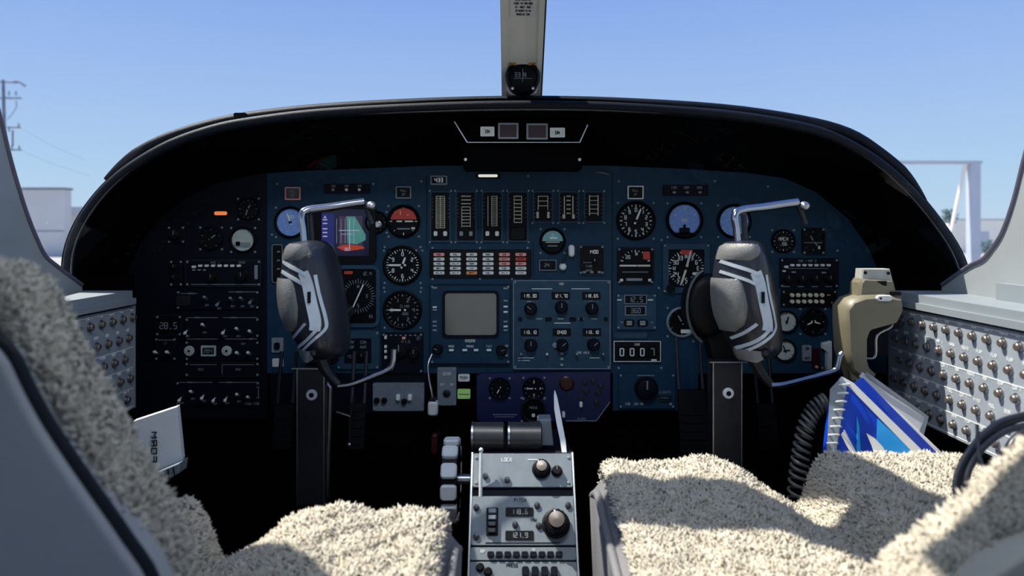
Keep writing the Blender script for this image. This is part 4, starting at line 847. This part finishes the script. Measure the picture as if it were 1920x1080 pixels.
t = thing('pitch_trim_control', 'ribbed pale trim wheel on the pilot side of the pedestal', 'trim wheel', (-93, 1150, -385))
q = MB(); q.loops([[(x, r_ * math.cos(2 * math.pi * i / 40), r_ * math.sin(2 * math.pi * i / 40)) for i in range(40)] for x, r_ in ((-10, 50), (-11, 57), (11, 57), (10, 50))]); q.build('rim', 'black', t, smooth=40)
rib = MB(); rib.rr(0, 0, 24, 22, 5, 5, -5, 2)
rib = rib.mesh('rib', 'white')
for i in range(12):
    a = 2 * math.pi * i / 12; o = put('rib', rib, t, (0, -58 * math.cos(a), 58 * math.sin(a))); o.rotation_euler = (-a, 0, 0)
q = MB(); q.tube([(0, 0, 0), (36, 0, 0)], 8, 12); q.build('axle', 'steel', t)
t = thing('fire_handle', 'dark red pull knob in the dark well left of trim wheel', 'handle', W(815, 832, 1330)); q = MB(); q.rr(0, 0, 12, 36, 5, 8, -8, 3); q.build('grip', 'redknob', t); q = MB(); q.tube([(0, 8, 0), (0, 70, 0)], 3, 8); q.build('rod', 'dmetal', t)

# ================================================================== CIRCUIT BREAKER PANELS
def breaker_meshes():
    body = MB().lathe([(7.2, 0), (7.2, -1), (5.8, -1.4), (5.6, -2), (.1, -2)], n=14).mesh('breaker', 'steel')
    cap = MB().lathe([(5, 0), (5, -3.4), (4, -4.6), (.1, -4.8)], n=14).mesh('breaker_cap', 'capm'); return body, cap
BB, BC = breaker_meshes()
ROWS = ((-144, 1006.1), (-176, 1024.6), (-209, 1012), (-242, 1029), (-275, 1019))
def breaker_panel(sg, label):
    t = thing('circuit_breaker_board', label, 'circuit breaker panel', (sg * 622, 950, -210), (0, 0, R(-90) * sg))
    def lx(Y): return (950 - Y) * sg
    q = MB(); q.poly([(lx(1235), 84), (lx(690), 84), (lx(690), -84), (lx(1235), -84)], 6, 0, 1.2); q.build('plate', 'cbp', t)
    words = ('BUS', 'NAV 1', 'PITOT', 'FUEL', 'COM 1', 'FLAP', 'GEAR', 'TEMP', 'WARN', 'AUDIO', 'ADF')
    q = MB()
    for k_, (z, ph) in enumerate(ROWS):
        y = ph + 30.7 * int((1222 - ph) / 30.7)
        while y > 705:
            o = put('breaker', BB, t, (lx(y), 0, z + 210)); put('button', BC, o, (0, -2, 0)); q.text(random.choice(words), lx(y), z + 210 + 13, 4, 0, .8); y -= 30.7
    q.build('legends', 'white', t, smooth=0)['kind'] = 'stuff'
    q = MB(); q.line(lx(1225), 80, lx(700), 80, 1.5, 0); q.line(lx(1225), 17, lx(700), 17, 1.2, 0); q.line(lx(1225), -50, lx(700), -50, 1.2, 0); q.line(lx(1225), -16, lx(1010), -16, 1, 0); q.line(lx(1225), -80, lx(700), -80, 1.2, 0); q.build('divider_lines', 'white', t, smooth=0)
breaker_panel(1, 'pale grey breaker panel on copilot wall with rows of round breakers')
breaker_panel(-1, 'unlit breaker panel on pilot wall beyond the sheepskin seat back')

# ================================================================== OXYGEN MASK / HANDSET, CORD, BOOKS
Y = 1120; hb = W(1625, 620, Y); t = thing('handset_holder', 'beige moulded handset holder with grey top plate by breaker panel', 'handset', hb); k = Y / F
def H(px, py): return ((px - 1625) * k, (620 - py) * k)
q = MB(); q.poly([H(*p) for p in ((1577, 575), (1590, 560), (1612, 552), (1650, 550), (1682, 556), (1685, 580), (1676, 600), (1630, 610), (1616, 612), (1612, 640), (1614, 680), (1622, 705), (1604, 706), (1590, 695), (1580, 660), (1577, 610))], 30, -18, 6); q.build('body', 'beige', t, smooth=45)
q = MB(); q.poly([H(*p) for p in ((1606, 556), (1608, 530), (1614, 522), (1672, 526), (1680, 560))], 24, -8, 4); q.build('cradle', 'beige', t)
q = MB(); q.poly([H(*p) for p in ((1614, 524), (1616, 504), (1668, 504), (1674, 528))], 20, -2, 2); q.build('top_plate', 'beige2', t)
for p in ((1621, 511), (1664, 512)): x, z = H(*p); q = MB(); q.lathe([(2.4, -2), (2.4, -3.2), (.1, -3.3)], x, z, 10); q.build('screw', 'dark', t)
q = MB(); q.poly([H(*p) for p in ((1638, 526), (1657, 526), (1657, 535), (1650, 534))], -6, -9); q.build('slot', 'black', t)
x, z = H(1646, 557); q = MB(); q.rr(x, z, 24, 9, 4.5, -17, -21, 1.5); o = q.build('latch', 'lens', t); q = MB(); q.lathe([(1.6, -21), (1.6, -22), (.1, -22)], x - 6, z, 8); q.build('pin', 'dark', o)
x, z = H(1672, 549); q = MB(); q.rr(x, z, 14, 5, 1, -5, -14); q.build('slot', 'black', t)
q = MB(); q.tube(smoothpath([(*H(1671, 600)[:1], 0, H(1671, 600)[1]), (H(1668, 612)[0], -4, H(1668, 612)[1]), (H(1642, 628)[0], -4, H(1642, 628)[1]), (H(1641, 660)[0], -2, H(1641, 660)[1]), (H(1636, 672)[0], 0, H(1636, 672)[1]), (H(1618, 671)[0], 4, H(1618, 671)[1])], 4), 2.2, 8); q.build('wire_bail', 'steel', t)
x, z = H(1612, 705); q = MB(); q.poly([H(*p) for p in ((1588, 690), (1600, 685), (1625, 688), (1638, 700), (1634, 715), (1610, 722), (1594, 712))], 20, -10, 4); q.build('foot', 'beige', t)
q = MB(); q.box(50 * k, 90, 20 * k, 30, 160, 30); q.box(20, 40, -10, 40, 50, 60); q.build('bracket', 'dark', t)
# coiled cord
def coil(path, r, wr, turns, n=14):
    P = smoothpath(path, 10); out = []; N = turns * n; T = len(P) - 1
    for i in range(N + 1):
        s_ = i / N * T; a = int(min(s_, T - 1)); p = P[a].lerp(P[a + 1], s_ - a); d = (P[a + 1] - P[a]).normalized(); u = d.cross(Vector((0, 1, 0))).normalized(); v = Vector((0, 1, 0)); th = 2 * math.pi * i / n
        out.append(p + u * r * math.cos(th) + v * r * math.sin(th))
    return out
cb = W(1490, 930, 1090); q = MB(cb); q.tube(coil([W(1550, 752, 1150), W(1528, 768, 1140), W(1512, 800, 1120), W(1502, 850, 1100), W(1496, 900, 1085), W(1491, 960, 1075)], 12, 2.4, 19), 2.3, 6)
tag(q.build('coiled_cord', 'coil', None, cb, smooth=60), 'black coiled cord hanging beside copilot seat', 'cord')
# books and papers in the side pocket
def sheet(pts, Y, dep, name, label, cat, m, th=8):
    o = W(*pts[0], Y + dep[0]); t = thing(name, label, cat, o); P = [W(x, y, Y + d) - o for (x, y), d in zip(pts, dep)]
    n = (P[1] - P[0]).cross(P[2] - P[0]).normalized(); n = n if n.y > 0 else -n
    q = MB(); q.loops([[p for p in P], [p + n * th for p in P]]); q.build('cover' if cat == 'book' else 'sheet', m, t, smooth=0); return t, P, n
t, P, n = sheet([(1578, 706), (1772, 900), (1540, 905), (1556, 760)], 1000, (20, -30, -20, 10), 'flight_manual', 'spiral bound manual with glossy blue cover in side pocket', 'book', 'bookblue', 10)
def onbook(t, P, n, pts, nm, m, lift=1, th=.8):
    o = Vector(t.location) * 1000; out = []
    for px, py in pts:
        d = Vector(((px - CX) / F, 1, (HY - py) / F)); pl_ = o + P[0] - n * lift; out.append(d * (pl_.dot(n) / d.dot(n)) - o)
    q = MB(); q.loops([out, [p - n * th for p in out]]); return q.build(nm, m, t, smooth=0)
onbook(t, P, n, [(1556, 730), (1578, 706), (1588, 718), (1562, 880), (1548, 890)], 'spine_strip', 'dim')
onbook(t, P, n, [(1645, 785), (1768, 898), (1640, 902)], 'cover_panel', 'bookcyan', .8)
onbook(t, P, n, [(1578, 706), (1600, 718), (1765, 880), (1755, 893), (1590, 724)], 'cover_edge', 'paper', 1.2)
onbook(t, P, n, [(1577, 815), (1583, 806), (1606, 850), (1600, 862)], 'cover_stripe', 'paper', 1.4); onbook(t, P, n, [(1606, 780), (1611, 800), (1614, 860), (1606, 860)], 'cover_stripe', 'bookcyan', 1.4)
onbook(t, P, n, [(1624, 812), (1640, 822), (1655, 838), (1664, 855), (1640, 855), (1634, 835)], 'cover_emblem', 'paper', 1.5)
for i in range(10):
    f = i / 9; px, py = 1582 - f * 30, 725 + f * 140; d = Vector(((px - CX) / F, 1, (HY - py) / F)); o = Vector(t.location) * 1000; c = d * ((o + P[0]).dot(n) / d.dot(n)) - o
    q = MB(); q.tube([c + Vector((7 * math.cos(a), 0, 2)) + (-n) * (4 + 5 * math.sin(a)) for a in [math.pi * 2 * j / 10 for j in range(11)]], 1.1, 5); q.build('binding_ring', 'lens', t)
t2, P2, n2 = sheet([(1618, 708), (1812, 905), (1750, 900), (1596, 722)], 1020, (10, -30, -30, 10), 'blue_folder', 'slim dark blue folder edge between manual and papers', 'folder', 'bookblue', 5)
t3, P3, n3 = sheet([(1618, 698), (1738, 782), (1728, 812), (1830, 910), (1790, 910), (1612, 706)], 1040, (15, -5, -10, -40, -40, 15), 'paper_sheets', 'white loose papers fanned behind the blue manual', 'papers', 'paper', 4)
onbook(t3, P3, n3, [(1622, 704), (1733, 782), (1722, 811), (1730, 822), (1741, 781), (1624, 697)], 'plastic_sleeve_edge', 'dim', 1)
# white checklist booklet in the pilot pocket
t4, P4, n4 = sheet([(250, 790), (332, 763), (342, 862), (262, 902)], 1000, (0, 10, 10, 0), 'checklist_booklet', 'white checklist booklet with vertical dark print by pilot seat', 'book', 'paper', 14)
for i, c_ in enumerate('N614'): onbook(t4, P4, n4, [(281, 822 + i * 16), (289, 819 + i * 16), (290, 830 + i * 16), (282, 833 + i * 16)], 'print', 'dark', 1) if False else None
o4 = Vector(t4.location) * 1000
q = MB()
def onp(px, py, lift=4): d = Vector(((px - CX) / F, 1, (HY - py) / F)); return d * ((o4 + P4[0] - n4 * lift).dot(n4) / d.dot(n4)) - o4
for i, c_ in enumerate('FORM'):
    for gch in SEG[c_]:
        a, b, c2, d2 = SP[gch]; p0 = (284 + b * 2.4 + i * 0, 866 - i * 15 - a * 5.2); p1 = (284 + d2 * 2.4, 866 - i * 15 - c2 * 5.2); q.tube([onp(*p0), onp(*p1)], .9, 4)
q.build('print', 'dark', t4, smooth=0)
t5 = thing('document_pouch', 'grey ribbed pouch pocket edge under the white booklet', 'pouch', W(318, 893, 985)); q = MB(); q.poly([(-26, -20), (12, 4), (14, 18), (-30, 0)], 24, -2, 2); q.build('pocket', 'ped', t5); q = MB(); [q.line(-20 + i * 7, -14 + i * 4, -22 + i * 7, 1 + i * 3, 1.2, -2.4) for i in range(5)]; q.build('rib_lines', 'dark', t5)
# side pockets holding them
for sg, lab in ((1, 'dark side pocket below copilot breaker panel'), (-1, 'dark side pocket below pilot breaker panel')):
    q = MB((sg * 600, 930, -400)); q.box(sg * 615, 930, -420, 60, 300, 200); q.box(sg * 580, 930, -450, 8, 300, 160); tag(q.build('map_pocket', 'leather', None, q.o), lab, 'map pocket')
# armrest and headset
t = thing('armrest', 'pale rounded armrest bracket beside copilot seat', 'armrest', W(1900, 860, 760)); q = MB(); q.rr(16, -6, 70, 44, 14, -5, -40, 6); q.build('pad', 'walll', t); q = MB(); q.line(-18, 14, 8, 2, 3, -40.5); q.build('slot', 'black', t); q = MB(); q.rr(20, -60, 40, 80, 6, -6, -30, 4); q.build('support', 'wall', t)
hs = thing('headset_cable', 'thick grey headset cables looped over copilot seat side', 'cable', W(1810, 960, 720))
base = W(1810, 960, 720)
for pts, r_ in (([(1806, 965), (1800, 935), (1798, 905), (1808, 870), (1832, 832), (1870, 802), (1920, 784), (2000, 776)], 3.6), ([(1818, 948), (1812, 918), (1815, 885), (1832, 852), (1862, 822), (1905, 802), (1990, 796)], 3.6), ([(1797, 950), (1790, 915), (1797, 880), (1820, 840), (1850, 808), (1885, 786), (1960, 768)], 2.6)):
    q = MB(base); q.tube(smoothpath([W(x, y, 720 + 8 * i) for i, (x, y) in enumerate(pts)], 6), r_, 8); q.build('strand', 'cable', hs, smooth=60)
q = MB(base); q.tube(smoothpath([W(1832, 796, 722), W(1836, 850, 712), (W(1846, 880, 706)), W(1862, 912, 700)], 5), 1.8, 6); q.build('thin_lead', 'cable', hs, smooth=60)
hd = thing('headset', 'curved grey headset band resting on armrest', 'headset', W(1895, 880, 700)); b2 = W(1895, 880, 700)
q = MB(b2); q.tube(smoothpath([W(1886, 900, 700), W(1888, 860, 702), W(1905, 825, 706), W(1945, 800, 712), W(1990, 800, 720)], 5), 5, 8); q.build('band', 'dmetal', hd, smooth=60); q = MB(b2); c = W(1888, 905, 698); q.ball(c.x, c.y, c.z, 9, 12, 12); q.build('ear_cup', 'cable', hd, smooth=60)

# ================================================================== SEATS WITH SHEEPSKIN
def tufts(me, n, ln, rad, name, parent, m='fleece2', up=.35, zmin=None, seed=1, mask=None):
    rg = np.random.default_rng(seed); me.calc_loop_triangles()
    nv = len(me.vertices); V = np.empty(nv * 3); me.vertices.foreach_get('co', V); V = V.reshape(-1, 3)
    T = np.empty(len(me.loop_triangles) * 3, dtype=np.int32); me.loop_triangles.foreach_get('vertices', T); T = T.reshape(-1, 3)
    a, b, c = V[T[:, 0]], V[T[:, 1]], V[T[:, 2]]; cr_ = np.cross(b - a, c - a); ar = np.linalg.norm(cr_, axis=1); nn = cr_ / np.maximum(ar, 1e-12)[:, None]
    if mask is not None: ar = ar * mask((a + b + c) / 3, nn)
    idx = rg.choice(len(T), n, p=ar / ar.sum()); u, v = rg.random(n), rg.random(n); fl_ = u + v > 1; u[fl_] = 1 - u[fl_]; v[fl_] = 1 - v[fl_]
    p = a[idx] + (b - a)[idx] * u[:, None] + (c - a)[idx] * v[:, None]; N = nn[idx]
    rnd = rg.normal(size=(n, 3)); d1 = N + rnd * .45; d1 /= np.linalg.norm(d1, axis=1)[:, None]
    d2 = d1 + rg.normal(size=(n, 3)) * 1.1; d2 /= np.linalg.norm(d2, axis=1)[:, None]
    L = (ln * (.55 + .9 * rg.random(n)))[:, None]; rr_ = (rad * (.7 + .6 * rg.random(n)))[:, None]
    s1 = np.cross(d1, rg.normal(size=(n, 3))); s1 /= np.linalg.norm(s1, axis=1)[:, None]; s2 = np.cross(d1, s1)
    base = p - N * rr_ * .6; mid = p + d1 * L * .5; tip = mid + d2 * L * .55
    vs = np.empty((n, 7, 3))
    for k_ in range(3):
        an = 2 * np.pi * k_ / 3; off = s1 * math.cos(an) + s2 * math.sin(an); vs[:, k_] = base + off * rr_; vs[:, 3 + k_] = mid + off * rr_ * .85
    vs[:, 6] = tip
    fc = np.array([[0, 1, 4], [0, 4, 3], [1, 2, 5], [1, 5, 4], [2, 0, 3], [2, 3, 5], [3, 4, 6], [4, 5, 6], [5, 3, 6]], dtype=np.int32)
    F_ = (fc[None] + (np.arange(n, dtype=np.int32) * 7)[:, None, None]).reshape(-1)
    ms = bpy.data.meshes.new(name); ms.vertices.add(n * 7); ms.vertices.foreach_set('co', vs.reshape(-1)); ms.loops.add(len(F_)); ms.loops.foreach_set('vertex_index', F_)
    ms.polygons.add(n * 9); ms.polygons.foreach_set('loop_start', np.arange(0, n * 27, 3, dtype=np.int32)); ms.polygons.foreach_set('use_smooth', np.ones(n * 9, dtype=bool)); ms.update(calc_edges=True); ms.materials.append(M[m])
    o = put(name, ms, parent); o['kind'] = 'stuff'; return o
def seat_cushion(parent, org, sg, xi, xd, xo, yf, depth, seed):
    # xi inboard edge, xd foot of the dip, xo outboard edge (all positive, mirrored by sg)
    def h(X, y):
        v = (yf - y) / depth
        dip = 68 * max(0, 1 - v * 1.25)
        if X < xd:
            tt = min(1, max(0, (X - (xi + .50 * (xd - xi))) / (xd - (xi + .50 * (xd - xi))))); z = -290 - dip * (tt * tt * (3 - 2 * tt)) - 6 * math.sin((X - xi) / 40)
        else:
            tt = min(1, (X - xd) / 34); z = -290 - dip * (1 - tt * tt * (3 - 2 * tt)) + 5
        z -= v * 45
        e = min(X - xi, xo - X); z -= 26 * max(0, 1 - e / 26) ** 2
        f = yf - y; z -= 34 * max(0, 1 - f / 34) ** 2
        return z
    xs = sorted(set([xi + 10 + 6 * i for i in range(int((xo - xi - 10) / 6) + 1)] + [xo])); ys = [yf - 7 * j for j in range(int(depth / 7) + 1)]
    q = MB(org); rows = []
    for y in ys: rows.append([(sg * X, y, h(X, y) + 3 * math.sin(X * .11 + y * .05) * math.sin(y * .09)) for X in xs])
    q.loops(rows, False, False, False); q.build('sheepskin_base', 'fleece', parent, smooth=70)
    top = bpy.data.objects[parent.children[-1].name] if False else [c for c in parent.children if c.name.startswith('sheepskin_base')][-1]
    # front apron of fleece
    q = MB(org); q.loops([[(sg * X, yf + dy, h(X, yf) - dz) for X in xs] for dy, dz in ((0, 0), (5, 14), (4, 34))], False, False, False); ap = q.build('front_apron', 'fleece', parent, smooth=70)
    # body under the fleece
    q = MB(org); q.loops([[(sg * (xi + a), y, z) for z, a in ((-560, 14), (-450, -2), (-345, -6))] + [(sg * X, y, h(X, y) - 7) for X in [xi + 3] + [xi + (xo - xi) * j / 22 for j in range(1, 22)] + [xo - 3]] + [(sg * (xo - a), y, z) for z, a in ((-360, -4), (-560, 20))] for y in [yf - 3] + [yf - depth * j / 14 for j in range(1, 15)]]); q.build('cushion_body', 'seatside', parent, smooth=50)
    q = MB(org); q.tube(smoothpath([(sg * (xi - 2), y, h(xi + 14, y) - 22) for y in (yf - 4, yf - 60, yf - 140, yf - 240, yf - depth)], 4), 5, 8); q.build('piping', 'seatside', parent, smooth=60)
    def fix(o): 
        me = o.data; nz = sum(p.normal.z for p in me.polygons)
        if nz < 0: me.flip_normals()
    fix(top); ym = (yf - org[1] - 330) * .001
    tufts(top.data, 75000, .0072, .0022, 'sheepskin_pile', parent, seed=seed, mask=lambda c, nn: (c[:, 1] > ym).astype(float))
    me = ap.data
    if sum(p.normal.y for p in me.polygons) < 0: me.flip_normals()
    tufts(me, 9000, .0072, .0022, 'sheepskin_fringe', parent, seed=seed + 1)
def slab(poly, y0, y1, bev, org, name, m, parent, sub=0, noise=0):
    bm = bmesh.new(); vs = [bm.verts.new(((x - org[0]) * .001, (y0 - org[1]) * .001, (z - org[2]) * .001)) for x, z in poly]; f = bm.faces.new(vs)
    r = bmesh.ops.extrude_face_region(bm, geom=[f]); nv = [v for v in r['geom'] if isinstance(v, bmesh.types.BMVert)]; bmesh.ops.translate(bm, verts=nv, vec=(0, (y1 - y0) * .001, 0))
    bmesh.ops.recalc_face_normals(bm, faces=bm.faces)
    bmesh.ops.bevel(bm, geom=list(bm.edges), offset=bev * .001, segments=4, affect='EDGES', profile=.5, clamp_overlap=True); bmesh.ops.triangulate(bm, faces=[f for f in bm.faces if len(f.verts) > 4])
    me = bpy.data.meshes.new(name); bm.to_mesh(me); bm.free(); me.materials.append(M[m]); me.polygons.foreach_set('use_smooth', [True] * len(me.polygons)); me.set_sharp_from_angle(angle=R(40)); return put(name, me, parent)
def pxpoly(pts, Y): return [(W(a, b, Y).x, W(a, b, Y).z) for a, b in pts]
# pilot seat
o1 = (-290, 600, -740); s1 = thing('pilot_chair', 'pilot seat with cream sheepskin over a grey shell back, beside white booklet', 'seat', o1)
seat_cushion(s1, o1, -1, 60, 307, 520, 812, 380, 11)
YB = 480
sp = smoothpath([(*p, 0) for p in pxpoly([(-420, 560), (-160, 505), (-40, 508), (12, 528), (42, 568), (68, 622), (104, 692), (152, 775), (194, 850), (236, 922), (268, 992), (308, 1100), (385, 1400)], 505)], 3); sp = [(p.x, p.y) for p in sp] + pxpoly([(-420, 1400)], 505)
fb = slab(sp, 545, 490, 16, o1, 'sheepskin_back', 'fleece', s1); tufts(fb.data, 34000, .008, .0022, 'back_pile', s1, seed=3, mask=lambda c, nn: (c[:, 0] > -.16) * ((nn[:, 1] < .5) * 1.))
sp = smoothpath([(*p, 0) for p in pxpoly([(-420, 600), (-160, 570), (-60, 610), (8, 660), (42, 725), (80, 795), (126, 865), (178, 940), (230, 1015), (292, 1120), (375, 1400)], 470)], 3); sp = [(p.x, p.y) for p in sp] + pxpoly([(-420, 1400)], 470)
slab(sp, 500, 462, 10, o1, 'seat_shell', 'seatback', s1); q = MB(o1); q.tube([(x, 474, z) for x, z in sp[:-1]], 5, 8); q.build('shell_welt', 'leather', s1, smooth=60)
q = MB(o1); q.box(-290, 640, -640, 300, 420, 180); q.build('pedestal_base', 'dark', s1)
# copilot seat
o2 = (345, 700, -740); s2 = thing('copilot_chair', 'copilot seat with cream sheepskin cushion beside the blue manual', 'seat', o2)
seat_cushion(s2, o2, 1, 107, 367, 585, 975, 420, 21)
sp = smoothpath([(*p, 0) for p in pxpoly([(1640, 1220), (1700, 1115), (1760, 1062), (1820, 1020), (1875, 975), (1930, 922), (2000, 865), (2120, 800), (2350, 780)], 505)], 3); sp = [(p.x, p.y) for p in sp] + pxpoly([(2350, 1250), (1600, 1250)], 505)
fb = slab(sp, 545, 490, 16, o2, 'sheepskin_back', 'fleece', s2); tufts(fb.data, 34000, .008, .0022, 'back_pile', s2, seed=5, mask=lambda c, nn: (c[:, 0] < .06) * ((nn[:, 1] < .5) * 1.))
sp = smoothpath([(*p, 0) for p in pxpoly([(1700, 1250), (1795, 1120), (1850, 1072), (1905, 1036), (1975, 1000), (2100, 940), (2350, 920)], 470)], 3); sp = [(p.x, p.y) for p in sp] + pxpoly([(2350, 1300), (1700, 1300)], 470)
slab(sp, 500, 462, 10, o2, 'seat_shell', 'seatshell2', s2)
q = MB(o2); q.box(345, 760, -640, 300, 400, 180); q.build('pedestal_base', 'dark', s2)
dl = thing('fill_light', 'added white rectangular dome light set in the ceiling', 'lamp', (0, 600, 612)); q = MB(); q.box(0, 0, 0, 340, 160, 16); q.build('housing', 'wall', dl); q = MB(); q.box(0, 0, -11, 300, 120, 6); q.build('lens', 'lampw', dl)  # unseen fixture added to fill the panel with light
# unseen panel added to cast the shadow band across the copilot seat
for px, lab, cx in ((0, 'dark board added near top of the windscreen to shade the copilot seat', 10), ):
    t = thing('shade_board', lab, 'shade board', (-55, 938, 412), (R(-58), 0, R(-14))); q = MB(); q.rr(0, 0, 540, 140, 14, 4, 0, 1); q.build('panel', 'black', t); q = MB(); q.tube([(0, 2, 100), (0, 6, 170)], 5, 8); q.build('arm', 'steel', t)

# ================================================================== OUTSIDE
def wbox(px0, px1, py0, py1, Y, d, name, m, label, cat):
    a, b = W(px0, py1, Y), W(px1, py0, Y); z0 = -2200; t = thing(name, label, cat, ((a.x + b.x) / 2, Y, z0)); return t, a, b
t, a, b = wbox(20, 120, 355, 480, 60000, 9000, 'hangar_building', 'bgrey', 'tall grey clad building beside the utility pole', 'building')
w = b.x - a.x; hgt = b.z + 2200
q = MB(); q.box(0, 500, hgt / 2, w, 1000, hgt); q.build('wall', 'bgrey', t, smooth=0); q = MB(); q.box(0, 500, hgt + 60, w + 200, 1200, 160); q.build('roof_cap', 'wood', t, smooth=0)
q = MB(); q.box(0, -20, hgt * .38, w, 60, 60); q.build('seam', 'wood', t, smooth=0)
q = MB(); q.box(w * .2, -30, hgt * .5, 160, 80, 140); q.build('wall_lamp', 'bwhite', t, smooth=0)
t, a, b = wbox(118, 175, 388, 480, 62500, 9000, 'low_shed', 'bgrey', 'lower flat roofed shed adjoining the tall grey building', 'building'); w = b.x - a.x; hgt = b.z + 2200
q = MB(); q.box(0, 500, hgt / 2, w, 1000, hgt); q.build('wall', 'bgrey', t, smooth=0); q = MB(); q.box(0, 500, hgt - 350, w + 100, 1300, 700); q.build('fascia', 'steelw', t, smooth=0); q = MB(); q.box(-w / 2 + 150, -400, hgt / 2, 350, 300, hgt); q.build('corner_post', 'bwhite', t, smooth=0)
t, a, b = wbox(1780, 1960, 413, 470, 70000, 9000, 'white_hangar', 'bwhite', 'long low white building beyond the steel frame', 'building'); w = b.x - a.x; hgt = b.z + 2200
q = MB(); q.box(0, 4000, hgt / 2, w, 8000, hgt); q.build('wall', 'bwhite', t, smooth=0); q = MB(); q.box(0, 4000, hgt + 60, w + 300, 8300, 160); q.build('roof_edge', 'steelw', t, smooth=0)
q = MB(); [q.box(x, -20, hgt * .4, 1400, 60, hgt * .5) for x in (-1500, 1500)]; q.build('roller_door', 'steelw', t, smooth=0)
# steel frame
Y = 26000; c = W(1825, 480, Y); t = thing('steel_frame', 'pale steel portal frame with diagonal brace on the apron', 'frame', (c.x, Y, -2200)); k = Y / F
zt = W(0, 305, Y).z + 2200
q = MB(); q.box(0, 0, zt / 2, 18 * k, 300, zt); q.build('post', 'steelw', t, smooth=0); q = MB(); q.box(-70 * k, 0, zt, 165 * k, 280, 6 * k); q.build('beam', 'steelw', t, smooth=0)
q = MB(); q.tube([(-14 * k, 0, zt), (-42 * k, 0, zt - 130 * k)], 3.5 * k, 8); q.build('brace', 'bwhite', t); q = MB(); q.box(-230 * k, 0, zt / 2, 14 * k, 300, zt); q.build('post', 'steelw', t, smooth=0)
# tree and bushes
def tree(px, py, Y, r, label):
    c = W(px, py, Y); t = thing('tree', label, 'tree', (c.x, Y, -2200)); zc = c.z + 2200; q = MB(); q.tube([(0, 0, 0), (80, 0, zc * .6), (0, 0, zc)], [160, 120, 60], 8); q.build('trunk', 'wood', t)
    q = MB(); rg = random.Random(int(px))
    for i in range(130):
        a, e, s_ = rg.uniform(0, 6.28), rg.uniform(-1, 1), rg.random() ** .4; q.ball(r * s_ * math.cos(a) * math.cos(e), r * s_ * math.sin(a) * math.cos(e), zc + r * .9 * s_ * math.sin(e * 1.5), r * .16, r * .16, r * .13, 5, 4)
    o = q.build('foliage', 'leaf', t); o['kind'] = 'stuff'
tree(1780, 405, 65000, 700, 'small bluish tree peeping past edge of the hood'); tree(1848, 462, 50000, 500, 'low grey green bush at foot of the steel frame')
# utility pole
Y = 70000; k = Y / F; c = W(8, 480, Y); t = thing('utility_pole', 'tall utility pole with crossarms insulators and street lamp', 'utility pole', (c.x, Y, -2200))
def U(px, py): v = W(px, py, Y); return (v.x - c.x, 0, v.z + 2200)
q = MB(); q.tube([(U(8, 0)[0] + 2 * k, 0, 0), U(9, 300), U(6, 150)], [4.5 * k, 3.5 * k, 2.6 * k], 8); q.build('pole', 'wood', t)
for a, b, r_ in (((-8, 153), (32, 155), 1.6), ((-12, 184), (40, 184), 1.6), ((14, 239), (38, 239), 1.6), ((17, 281), (40, 281), 1.5)): q = MB(); q.tube([U(*a), U(*b)], r_ * k, 6); q.build('crossarm', 'wood', t)
for p in ((17, 174), (30, 174), (17, 242), (35, 234), (22, 275), (36, 276)): x, _, z = U(*p); q = MB(); q.lathe([(1.2 * k, 0), (1.2 * k, -1)], x, z, 6) if False else q.tube([(x, 0, z - 5 * k), (x, 0, z + 3 * k)], 1.3 * k, 6); q.build('insulator', 'wood', t)
q = MB(); q.tube(smoothpath([U(26, 153), U(36, 154), U(47, 161)], 3), [1.8 * k] * 6 + [2.6 * k], 6); q.build('street_lamp', 'wood', t)
q = MB(); q.tube(smoothpath([U(30, 188), U(31, 200), U(24, 212), U(14, 224)], 3), .8 * k, 5); q.tube([U(24, 244), U(24, 275)], 1.6 * k, 5); q.build('drop_wire', 'wood', t)
for p0, p1 in (((36, 239), (160, 300)), ((38, 184), (-60, 170)), ((38, 281), (170, 330))):
    a = U(*p0); v = W(*p1, Y); q = MB(); q.tube([a, ((a[0] + v.x - c.x) / 2, 0, (a[2] + v.z + 2200) / 2 - 200), (v.x - c.x, 0, v.z + 2200)], .22 * k, 4); q.build('overhead_wire', 'wood', t)
